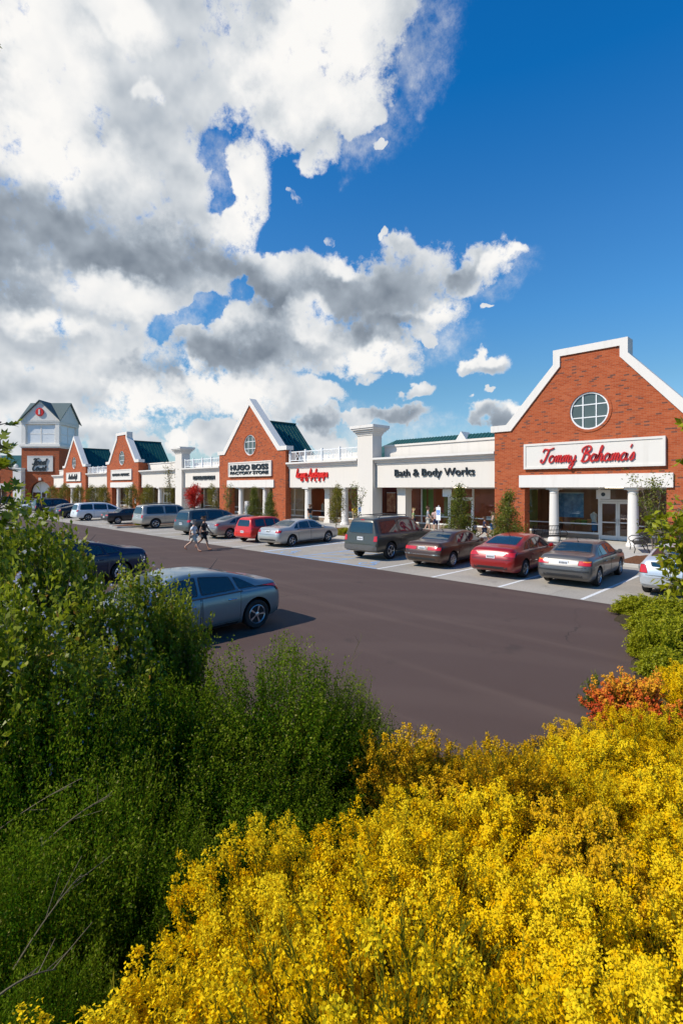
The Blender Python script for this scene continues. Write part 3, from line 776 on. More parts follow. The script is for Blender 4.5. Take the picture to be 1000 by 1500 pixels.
def white_shop(name, label, x0, x1, sign, top='parapet', cols=(), door=None, inter=1, y=FRONT, loc=None, group=None, green=False):
    cx = (x0+x1)/2; w2 = (x1-x0)/2
    root = thing(name, label, 'shop', loc or (cx, y, 0), 0, group)
    b = MB(); b.box(-w2+.004, w2-.004, .36, .72, 3.15, 4.94); b.build('fascia', M['stucco'], root)
    prof = [(.36, 4.82), (.30, 4.84), (.28, 4.95), (.16, 5.02), (.10, 5.14), (-.02, 5.18), (-.06, 5.22), (-.06, 5.36), (.9, 5.42)]
    b = MB(); vs = [(-w2+.004, a, z) for a, z in prof]+[(w2-.004, a, z) for a, z in prof]; n = len(prof)
    b.add(vs, [(i, i+1, n+i+1, n+i) for i in range(n-1)]+[tuple(range(n)), tuple(range(2*n-1, n-1, -1))]); b.build('cornice', M['white'], root)
    if top == 'parapet':
        b = MB(); b.box(-w2+.004, w2-.004, 1.3, 1.6, 4.9, 6.22); b.box(-w2+.004, w2-.004, 1.22, 1.66, 6.22, 6.36); b.build('parapet', M['stucco'], root)
    else:
        b = MB(); n = max(2, round(2*w2/2.0)); st = (2*w2-.3)/n
        for i in range(n+1):
            xx = -w2+.15+i*st; b.box(xx-.07, xx+.07, .28, .42, 5.40, 6.45)
        for i in range(n):
            a, c = -w2+.15+i*st+.07, -w2+.15+(i+1)*st-.07
            b.box(a, c, .32, .38, 6.24, 6.32); b.box(a, c, .32, .38, 5.50, 5.56)
            m1, m2 = a+(c-a)*.36, a+(c-a)*.64
            b.box(m1-.025, m1+.025, .33, .37, 5.56, 6.24); b.box(m2-.025, m2+.025, .33, .37, 5.56, 6.24)
            for (p, q) in (((m1+.025, 5.56), (m2-.025, 6.24)), ((m1+.025, 6.24), (m2-.025, 5.56))): b.tube([(p[0], .345 if p[1] < 6 else .355, p[1]), (q[0], .345 if p[1] < 6 else .355, q[1])], .022, 4)
            for (u, v) in ((a, m1), (m2, c)):
                k = max(2, int((v-u)/.11))
                for j in range(1, k): b.box(u+(v-u)*j/k-.012, u+(v-u)*j/k+.012, .34, .36, 5.56, 6.24)
        b.build('roof_railing', M['white_metal'], root)
        b = MB(); b.box(-w2+.01, w2-.01, 1.4, 1.6, 4.9, 6.0); b.build('parapet', M['grey_white'], root)
    if sign:
        b = MB(); mt = sign(b); b.build('lettering', mt, root)
    for c in cols:
        column(root, c[0]-cx, c[1], c[2], square=c[3])
    b = MB(); b.box(-w2+.004, w2-.004, .73, 2.85, 3.16, 3.26); b.build('soffit', M['soffit'], root)
    storefront(root, -w2, w2, 2.85, None if door is None else door-cx, inter)
    b = MB(); b.box(-w2, w2, 1.65, 16, 4.7, 4.85); b.box(-w2, w2, 16, 16.2, 0, 4.85); b.build('rear_block', M['stucco'], root)
    if green:
        b = MB(); a, c = -16.5, .9
        b.add([(a+4, 12, 7.95), (c, 12, 7.95), (c, 8.6, 5.6), (a, 8.6, 5.6), (a, 15.4, 5.6), (c, 15.4, 5.6)], [(0, 3, 2, 1), (0, 1, 5, 4), (0, 4, 3), (1, 2, 5)])
        for i in range(40):
            xx = a+4.1+i*.34
            if xx < c-.06: b.add([(xx, 8.6, 5.65), (xx+.05, 8.6, 5.65), (xx+.05, 12, 8.0), (xx, 12, 8.0), (xx, 8.6, 5.55), (xx+.05, 8.6, 5.55), (xx+.05, 12, 7.9), (xx, 12, 7.9)], [(0, 1, 2, 3), (0, 3, 7, 4), (1, 5, 6, 2)])
        r = b.build('roof', M['roof'], root)
        b = MB(); x0 = -4.3; b.add([(x0-.6, 11.0, 7.3), (x0+.6, 11.0, 7.3), (x0, 11.0, 8.15), (x0-.6, 12.4, 7.3), (x0+.6, 12.4, 7.3), (x0, 12.4, 8.15)], [(0, 1, 2), (0, 2, 5, 3), (1, 4, 5, 2), (3, 5, 4)]); b.build('dormer', M['white'], r)
    return root

def pilaster(name, label, x0, x1, y=FRONT, group=None):
    cx = (x0+x1)/2; w = (x1-x0)/2
    root = thing(name, label, 'pilaster', (cx, y, 0), 0, group)
    b = MB(); b.box(-w, w, 0, 1.05, WALK, 7.1); b.build('shaft', M['stucco'], root)
    b = MB()
    for k, (o, z0, z1) in enumerate(((.05, 7.1, 7.22), (.12, 7.22, 7.36), (.24, 7.36, 7.50), (.36, 7.50, 7.62), (.43, 7.62, 7.84))): b.box(-w-o, w+o, -o, 1.05+o, z0, z1)
    b.build('capital', M['white'], root)
    return root

def s_tommy(b): script_text(b, "Tommy Bahama's", -.10, 4.93, 5.0, .78, -.21, -.12, weight=.16); return M['red_sign']
def s_boss(b): block_text(b, 'HUGO BOSS', 0, 5.12, 6.3, .52, -.22, -.125, .045); block_text(b, 'FACTORY STORE', 0, 4.58, 6.3, .30, -.22, -.125, .02); return M['black_sign']
def s_long(b): block_text(b, 'BANANA REPUBLIC', 0, 4.93, 5.8, .36, -.22, -.125, .02); return M['black_sign']
def s_leather(b): script_text(b, 'Leather Loft', 0, 4.95, 4.4, .72, -.24, -.125, weight=.34); return M['black_sign']
def s_bath(b): block_text(b, 'Bath & Body Works', .15, 4.12, 6.5, .66, .24, .352, .003); return M['black_sign']
def s_hanna(b):
    script_text(b, 'hanna Andersson', -1.2, 4.38, 4.2, .72, .24, .356, weight=.22)
    block_text(b, 'O  U  T  L  E  T', -1.15, 3.82, 3.1, .30, .24, .356, .03); return M['tin_red']
def s_sun(b): block_text(b, 'SUNGLASS ICON', .35, 4.22, 4.6, .42, .24, .356, .05); return M['black_sign']

gable_shop('brick_gable_shop', 'large brick shop with flat-topped white gable and red script sign, nearest and rightmost', -10.1, 'flat', s_tommy, door=.55, inter=1)
white_shop('white_fascia_shop', 'white stuccoed shop with black lettering and solid parapet, beside the nearest brick gable', -25.5, -15.62, s_bath, 'parapet', [(-23.55, 1.3, .36, True)], door=-19.75, inter=0, green=True)
pilaster('white_pilaster', 'tall square white pilaster with flared capital between the black-lettered and red-lettered white shops', -27.1, -25.55, group='white roof-high pilasters')
white_shop('white_fascia_shop', 'white stuccoed shop with small red two-line sign under a white roof railing', -35.85, -27.15, s_hanna, 'rail', [(-33.7, .75, .30, False), (-29.2, .75, .30, False), (-31.9, 1.6, .30, True)], door=-28.1, inter=0)
gable_shop('brick_gable_shop', 'brick shop with tall pointed white gable and two-line black sign, middle of the row', -41.4, 'point', s_boss, door=.2, inter=3)
white_shop('white_fascia_shop', 'small white shop with one line of black lettering and roof railing behind the red-leaved tree', -55.0, -46.95, s_sun, 'rail', [(-52.6, .75, .30, False), (-49.0, .75, .30, False)], door=None, inter=1)
pilaster('white_pilaster', 'distant square white pilaster beside the railed shop with black lettering, behind the silver utility vehicle', -56.6, -55.05, group='white roof-high pilasters')
white_shop('white_fascia_shop', 'blank white shop front with solid parapet left of the distant pilaster', -66.75, -56.65, None, 'parapet', [(-62, .75, .3, False)], door=-64.5, inter=2)
gable_shop('brick_gable_shop', 'distant brick shop with narrow flat-topped gable and long one-line black sign', -72.3, 'flat', s_long, inter=1)
white_shop('white_fascia_shop', 'distant blank white shop front with roof railing between two brick gables', -86.65, -77.85, None, 'rail', [(-84, .75, .3, False), (-80.2, .75, .3, False)], inter=1)
gable_shop('brick_gable_shop', 'farthest brick shop in the row with pointed gable and black script sign beside the tower', -92.2, 'point', s_leather, inter=2)
white_shop('white_link_wall', 'short plain white wall between the farthest gable and the tower', -104.5, -97.75, None, 'parapet', inter=1)

# ------------------------------------------------------------------ tower with the food hall
TZ = 98.0
def in_view_frame(px, Z): return (-SY*Z+CY*(px-500)/FPX*Z, CY*Z+SY*(px-500)/FPX*Z, 0)
tc_ = in_view_frame(59.5, TZ)
tw = thing('clock_style_tower', 'square brick and white tower with four gables and a red disc, far left', 'tower', tc_, YAW)
w2 = 3.6; D2 = 7.2
arch = [(2.05*cos(a), 2.3+2.05*sin(a)) for a in np.linspace(0, pi, 18)]
b = MB(); b.prism([(-w2, 0), (-2.05, 0)]+[(x, z) for x, z in reversed(arch)]+[(2.05, 0), (w2, 0), (w2, 10.7), (-w2, 10.7)], [], 0, .5)
b.box(-w2, -w2+.4, .5, D2, 0, 10.7); b.box(w2-.4, w2, .5, D2, 0, 10.7); b.box(-w2+.4, w2-.4, D2-.4, D2, 0, 10.7)
b.build('brick_shaft', M['brick'], tw)
b = MB(); b.prism([(2.5*cos(a), 2.3+2.5*sin(a)) for a in np.linspace(0, pi, 18)]+[(x, z) for x, z in reversed(arch)], [], -.06, .1); b.box(-.22, .22, -.16, .0, 4.42, 4.95, top=(-.06, 0)); b.build('arch_ring', M['brick'], tw)
b = MB(); b.box(-.25, .25, -.2, -.062, 4.5, 5.0); b.build('keystone', M['white'], tw)
b = MB(); b.prism([(2.02*cos(a), 2.3+2.02*sin(a)) for a in np.linspace(0, pi, 18)], [], .9, 1.0); b.build('arch_panel', M['grey_white'], tw)
storefront(tw, -2.04, 2.04, .95, .6, 1, z1=2.3, depth=3.0)
b = MB(); b.box(-2.45, 2.45, -.12, -.002, 6.2, 9.2); b.box(-2.45, 2.45, -.16, -.12, 9.05, 9.2); b.box(-2.45, 2.45, -.16, -.12, 6.2, 6.35)
sb = b.build('sign_board', M['panel'], tw)
b = MB(); script_text(b, 'Food', .0, 8.1, 2.9, 1.15, -.26, -.125, weight=.34); script_text(b, 'Court', .0, 6.95, 2.9, 1.15, -.26, -.125, weight=.34); b.build('lettering', M['black_sign'], sb)
b = MB()
for o, z0, z1 in ((.12, 10.7, 10.95), (.30, 10.95, 11.2), (.2, 11.2, 11.45)): b.box(-w2-o, w2+o, -o, D2+o, z0, z1)
b.build('cornice', M['grey_white'], tw)
b = MB()
for (x, y) in ((-w2, 0), (w2-.75, 0), (-w2, D2-.75), (w2-.75, D2-.75)): b.box(x, x+.75, y, y+.75, 11.45, 15.3)
b.box(-w2-.06, w2+.06, -.06, D2+.06, 15.3, 15.9); b.box(-w2-.14, w2+.14, -.14, D2+.14, 15.62, 15.72)
b.build('lantern_frame', M['grey_white'], tw)
for nm, (x0, x1, y0, y1) in (('f', (-w2+.75, w2-.75, .25, .35)), ('b', (-w2+.75, w2-.75, D2-.35, D2-.25)), ('l', (-w2+.25, -w2+.35, .75, D2-.75)), ('r', (w2-.35, w2-.25, .75, D2-.75))):
    b = MB(); zz = (11.45, 11.75, 13.35, 13.5, 15.1, 15.3)
    b.box(x0, x1, y0, y1, zz[0], zz[1]); b.box(x0, x1, y0, y1, zz[2], zz[3]); b.box(x0, x1, y0, y1, zz[4], zz[5])
    for u in (.0, .5, 1.0):
        if x1-x0 > 1:
            xx = x0+u*(x1-x0); xx = min(max(xx, x0+.12), x1-.12)
            b.box(xx-.12, xx+.12, y0-.02, y1+.02, 11.46, 15.29)
        else:
            yy = y0+u*(y1-y0); yy = min(max(yy, y0+.12), y1-.12)
            b.box(x0-.02, x1+.02, yy-.12, yy+.12, 11.46, 15.29)
    f = b.build('lantern_window', M['grey_white'], tw)
    b = MB(); b.box(x0+.03 if x1-x0 < 1 else x0+.02, x1-.03 if x1-x0 < 1 else x1-.02, y0+.03 if y1-y0 < 1 else y0+.02, y1-.03 if y1-y0 < 1 else y1-.02, 11.5, 15.2); b.build('pane', M['lantern_glass'], f)
# four gables: cross roof
e = w2+.45; cyy = D2/2; ez, az_ = 15.9, 19.9
b = MB()
b.prism([(-e+.25, ez), (e-.25, ez), (0, az_-.22)], [], -.12, 0.02)
b.add([(w2+.1, cyy-e+.25, ez), (w2+.1, cyy+e-.25, ez), (w2+.1, cyy, az_-.22)], [(0, 1, 2)]); b.add([(-w2-.1, cyy-e+.25, ez), (-w2-.1, cyy+e-.25, ez), (-w2-.1, cyy, az_-.22)], [(0, 2, 1)])
b.add([(-e+.25, D2+.1, ez), (e-.25, D2+.1, ez), (0, D2+.1, az_-.22)], [(0, 2, 1)])
b.build('gable_face', M['grey_white'], tw)
b = MB(); c = (0, cyy, az_); y0, y1 = cyy-e, cyy+e
crn = {'fl': (-e, y0, ez), 'fr': (e, y0, ez), 'bl': (-e, y1, ez), 'br': (e, y1, ez)}
ap = {'f': (0, y0, az_), 'b': (0, y1, az_), 'l': (-e, cyy, az_), 'r': (e, cyy, az_)}
for a, k in (('f', 'fl'), ('f', 'fr'), ('b', 'bl'), ('b', 'br'), ('l', 'fl'), ('l', 'bl'), ('r', 'fr'), ('r', 'br')):
    t = [ap[a], c, crn[k]]; b.add(t+[(x, y, z-.16) for x, y, z in t], [(0, 1, 2), (5, 4, 3), (0, 2, 5, 3)])
b.build('roof', M['shingle'], tw)
b = MB(); b.lathe([(0, -.34), (.72, -.34), (.78, -.28), (.78, -.13), (0, -.13)], (0, 0, 17.55), 28, 'y'); dsc = b.build('disc_sign', M['tin_red'], tw)
b = MB(); block_text(b, '1', 0, 17.55, .34, .95, -.40, -.34, .03); b.build('lettering', M['white'], dsc)

# brick shop on the far side of the tower, seen at the left edge
lf = in_view_frame(-14.5, 97.0)
sh = thing('brick_gable_shop', 'shaded brick shop with green roof left of the tower, cut by the left edge', 'shop', lf, YAW)
b = MB(); b.prism([(-5.5, 0), (-3.5, 0), (-3.5, 3.0), (3.2, 3.0), (3.2, 0), (4.4, 0), (4.4, 6.6), (3.6, 6.6), (0, 10.6), (-3.6, 6.6), (-5.5, 6.6)], [], 0, .6); b.build('brick_wall', M['brick'], sh)
b = MB(); b.prism([(-5.7, 6.5), (-5.7, 6.9), (-3.8, 6.9), (0, 11.0), (3.3, 7.35), (4.0, 7.15), (4.6, 7.15), (4.6, 6.75), (3.8, 6.75), (0, 10.4), (-3.6, 6.5)], [], -.1, .7); b.build('coping', M['white'], sh)
b = MB(); b.box(-3.3, 1.7, -.12, -.002, 4.2, 5.7); b.build('sign_board', M['panel'], sh)
b = MB(); b.box(-3.8, 3.0, -.12, .75, 3.0, 3.9); b.build('lintel', M['white'], sh)
b = MB(); b.box(4.55, 6.1, -.3, 1.0, 0.1, 6.6); b.box(4.45, 6.2, -.4, 1.1, 6.6, 6.85); b.lathe([(.0, 6.85), (.35, 6.9), (.4, 7.2), (.25, 7.5), (0, 7.6)], (4.9, .1, 0), 10); b.build('pilaster', M['grey_white'], sh)
storefront(sh, -5.4, 4.4, 2.6, None, 1, z1=3.0)
b = MB()
b.add([(-8, 1.0, 6.4), (8.6, 1.0, 6.4), (8.6, 6, 9.6), (-8, 6, 9.6), (8.6, 11, 6.4), (-8, 11, 6.4)], [(0, 1, 2, 3), (3, 2, 4, 5), (1, 4, 2), (0, 3, 5)]); b.build('roof', M['roof'], sh)
b = MB(); b.box(-5.4, 8.4, 10.7, 11, 0, 6.4); b.build('rear_block', M['stucco'], sh)
# ------------------------------------------------------------------ vehicles
def paint(name, c, metal=.35, rough=.28):
    m, nt = new_mat(name)
    o = nt.node('ShaderNodeTexCoord').outputs['Object']
    n = nt.noise(o, 2.2, 4); sp = nt.node('ShaderNodeSeparateXYZ'); nt.l.new(o, sp.inputs[0])
    dust = nt.math('MULTIPLY', nt.smooth(sp.outputs[2], .75, .2), nt.math('MULTIPLY_ADD', n, .6, .05))
    surf(nt, nt.mix(nt.math('MULTIPLY', dust, .45), c, (.17, .15, .13)), nt.math('MULTIPLY_ADD', dust, .35, rough), metal, coat=.45)
    return m
M['tyre'] = simple('tyre_rubber', (.014, .014, .015), .8, var=.25)
M['rim'] = simple('alloy_rim', (.55, .56, .58), .28, metal=.85, var=.08)
M['seam'] = simple('black_gap', (.008, .008, .009), .6)
M['trim'] = simple('black_trim', (.022, .022, .024), .55)
M['tail'] = simple('red_lamp_lens', (.55, .012, .010), .12, spec=.7, coat=.5, var=.2, vscale=14)
M['amber'] = simple('amber_lamp_lens', (.75, .22, .02), .15, spec=.7)
M['lamp'] = simple('clear_lamp_lens', (.62, .64, .66), .1, metal=.3, spec=.8)
M['plate'] = simple('license_plate', (.72, .73, .74), .45, var=.12, vscale=18)
M['chrome'] = simple('chrome_trim', (.7, .7, .72), .15, metal=1.0, var=.04)

def interp(keys, y):
    """monotone cubic through key rows (first column is the position)"""
    ys = [k[0] for k in keys]; n = len(ys)
    i = max(0, min(n-2, int(np.searchsorted(ys, y))-1))
    out = []
    h = ys[i+1]-ys[i]; t = max(0, min(1, (y-ys[i])/h))
    for c in range(1, len(keys[0])):
        def sl(k): return (keys[k+1][c]-keys[k][c])/(ys[k+1]-ys[k])
        def tan(k):
            if k == 0: return sl(0)
            if k == n-1: return sl(n-2)
            a, b_ = sl(k-1), sl(k)
            return 0 if a*b_ <= 0 else 2*a*b_/(a+b_)
        m0, m1 = tan(i)*h, tan(i+1)*h; p0, p1 = keys[i][c], keys[i+1][c]
        out.append((2*t**3-3*t*t+1)*p0+(t**3-2*t*t+t)*m0+(-2*t**3+3*t*t)*p1+(t**3-t*t)*m1)
    return out

# rows: position along the car (rear to front), underside, belt line, top, half width
SEDAN = [(-2.40, .42, .58, .62, .60), (-2.37, .36, .66, .72, .72), (-2.31, .30, .78, .86, .82), (-2.24, .26, .88, 1.00, .855), (-2.14, .23, .93, 1.065, .872), (-1.70, .20, .955, 1.085, .895), (-1.50, .20, .955, 1.10, .90),
         (-.80, .19, .945, 1.385, .905), (-.45, .19, .94, 1.435, .905), (.05, .19, .925, 1.45, .905), (.45, .19, .915, 1.40, .905), (1.22, .19, .90, 1.005, .90), (1.40, .19, .885, .975, .895), (1.95, .21, .83, .885, .875),
         (2.22, .25, .73, .79, .83), (2.34, .31, .63, .69, .75), (2.40, .40, .54, .58, .62)]
COUPE = [(-2.40, .42, .60, .66, .60), (-2.36, .36, .70, .78, .74), (-2.29, .30, .86, .96, .83), (-2.20, .26, .93, 1.07, .86), (-2.05, .23, .96, 1.105, .88), (-1.65, .20, .97, 1.15, .90), (-1.30, .20, .965, 1.25, .905),
         (-.75, .19, .955, 1.395, .91), (-.30, .19, .945, 1.455, .91), (.15, .19, .93, 1.465, .91), (.55, .19, .92, 1.40, .91), (1.38, .19, .90, 1.00, .905), (1.55, .19, .88, .96, .90), (2.00, .21, .82, .875, .88),
         (2.24, .25, .72, .78, .83), (2.35, .31, .62, .68, .75), (2.40, .40, .54, .58, .62)]
SUV = [(-2.55, .48, .66, .70, .78), (-2.52, .42, .78, .84, .88), (-2.47, .40, .98, 1.06, .93), (-2.45, .39, 1.08, 1.20, .945), (-2.40, .38, 1.13, 1.46, .955), (-2.32, .37, 1.15, 1.78, .965), (-2.20, .36, 1.16, 1.86, .97), (-1.6, .35, 1.16, 1.90, .975),
       (-.4, .34, 1.15, 1.915, .975), (.45, .34, 1.145, 1.88, .975), (.75, .34, 1.14, 1.80, .975), (1.35, .34, 1.13, 1.27, .97), (1.5, .34, 1.12, 1.22, .97), (2.2, .36, 1.05, 1.12, .955), (2.42, .40, .96, 1.03, .92), (2.51, .44, .82, .88, .85), (2.55, .50, .70, .74, .74)]
VAN = [(-2.55, .42, .58, .62, .72), (-2.52, .36, .72, .78, .86), (-2.46, .32, .92, 1.00, .92), (-2.42, .30, 1.00, 1.20, .935), (-2.34, .28, 1.04, 1.50, .95), (-2.24, .27, 1.06, 1.68, .96), (-2.05, .26, 1.06, 1.745, .965), (-.8, .25, 1.05, 1.775, .97), (.1, .25, 1.03, 1.75, .97),
       (.55, .25, 1.02, 1.66, .97), (1.65, .25, .99, 1.12, .96), (1.85, .25, .96, 1.06, .95), (2.25, .27, .86, .93, .90), (2.45, .32, .74, .80, .82), (2.55, .40, .60, .64, .68)]
HATCH = [(-1.95, .44, .60, .64, .70), (-1.93, .38, .72, .78, .80), (-1.88, .34, .92, 1.00, .85), (-1.84, .32, 1.00, 1.18, .865), (-1.76, .30, 1.03, 1.46, .88), (-1.66, .29, 1.04, 1.60, .885), (-1.45, .28, 1.04, 1.655, .89), (-.3, .27, 1.03, 1.68, .895), (.3, .27, 1.02, 1.64, .895),
         (.55, .27, 1.015, 1.57, .895), (1.05, .27, 1.0, 1.12, .89), (1.2, .27, .98, 1.07, .885), (1.65, .29, .90, .96, .865), (1.83, .33, .80, .86, .81), (1.91, .38, .68, .73, .74), (1.95, .46, .58, .62, .62)]
LIFT = [(-2.15, .42, .62, .66, .62), (-2.12, .35, .72, .80, .75), (-2.06, .30, .88, .96, .82), (-2.00, .27, .98, 1.10, .845), (-1.92, .25, 1.0, 1.17, .86), (-1.5, .22, 1.0, 1.28, .872), (-.9, .20, .99, 1.42, .88), (-.2, .19, .97, 1.49, .88), (.15, .19, .96, 1.48, .88), (.5, .19, .95, 1.40, .88),
        (1.35, .19, .92, 1.04, .87), (1.55, .20, .88, .96, .865), (1.9, .24, .76, .83, .82), (2.08, .30, .66, .71, .75), (2.15, .40, .56, .60, .62)]
WAGON90 = [(-2.3, .46, .60, .64, .70), (-2.28, .38, .70, .78, .80), (-2.24, .34, .88, .98, .84), (-2.16, .30, .93, 1.02, .855), (-1.45, .27, .94, 1.04, .865), (-1.30, .27, .94, 1.06, .865), (-.85, .26, .93, 1.34, .87), (-.4, .26, .93, 1.375, .87), (.1, .26, .92, 1.37, .87), (.4, .26, .92, 1.33, .87), (.95, .26, .91, .99, .87),
           (1.2, .26, .90, .96, .865), (1.95, .28, .85, .90, .85), (2.18, .32, .76, .82, .82), (2.27, .38, .66, .72, .76), (2.3, .46, .58, .62, .66)]

def half_section(keys, y):
    zb, zl, zt, w = interp(keys, y)
    zb, zl, zt = zb, min(zl, zt-.02), zt
    g = zt-zl; hgt = zl-zb
    tum = min(.40*g, .26); wr = max(.925*w-tum-.01, .2)
    r = min(.075, .45*g)
    pts = [(0, zb), (.55*w, zb), (.86*w, zb+.005), (.935*w, zb+.05*hgt/.7+.01), (.975*w, zb+.20*hgt), (.995*w, zb+.38*hgt), (1.0*w, zb+.58*hgt), (.994*w, zb+.76*hgt), (.978*w, zb+.90*hgt), (.955*w, zl-.012)]
    b0 = (.930*w, zl+.004)
    t0 = (wr+.012, zt-r)
    for k in range(4): pts.append((b0[0]+(t0[0]-b0[0])*k/3.0, b0[1]+(t0[1]-b0[1])*k/3.0))
    pts += [(wr-.012, zt-.55*r), (wr-.055, zt-.18*r), (wr-.13, zt-.02*r), (.62*wr, zt+.008), (.3*wr, zt+.014), (0, zt+.016)]
    return pts

WHEELS = {}
def make_wheel(R, kind):
    k = (R, kind)
    if k in WHEELS: return WHEELS[k]
    w = .105
    b = MB(); b.lathe([(R*.62, -w*.72), (R*.70, -w*.95), (R*.90, -w), (R*.98, -w*.8), (R, -w*.4), (R, w*.4), (R*.98, w*.8), (R*.90, w), (R*.70, w*.95), (R*.62, w*.72)], n=28, axis='x')
    b2 = MB(); b2.lathe([(R*.63, w*.80), (R*.66, w*.90), (R*.62, w*.98), (R*.58, w*.80), (R*.57, w*.25), (.0, w*.20)], n=28, axis='x', m=0, caps=False)
    n = {'five': 5, 'six': 6, 'disc': 9}[kind]
    for i in range(n):
        a = 2*pi*i/n; da = (.30 if n < 9 else .27)
        pr = []
        for rr, ww in ((.12, .55), (.35, .42), (.585, .52 if n < 9 else .8)):
            for s in (-1, 1): pr.append((R*rr*cos(a+s*da*ww*(.35/max(rr, .2))**.5), R*rr*sin(a+s*da*ww*(.35/max(rr, .2))**.5)))
        vs = [(w*.86, p, q) for p, q in pr]+[(w*.4, p, q) for p, q in pr]
        b2.add(vs, [(0, 2, 3, 1), (2, 4, 5, 3), (0, 6, 8, 2), (2, 8, 10, 4), (1, 3, 9, 7), (3, 5, 11, 9)], 0)
    b2.lathe([(R*.16, w*.5), (R*.16, w*.92), (R*.11, w*1.0), (0, w*1.0)], n=14, axis='x', m=0)
    b2.lathe([(R*.575, w*.26), (0, w*.25)], n=20, axis='x', m=1, caps=False)
    o1 = b.build('wheel', M['tyre'], smooth=40); o2 = b2.build('rim', [M['rim'], M['trim']], smooth=35)
    WHEELS[k] = (o1.data, o2.data); bpy.data.objects.remove(o1); bpy.data.objects.remove(o2)
    return WHEELS[k]

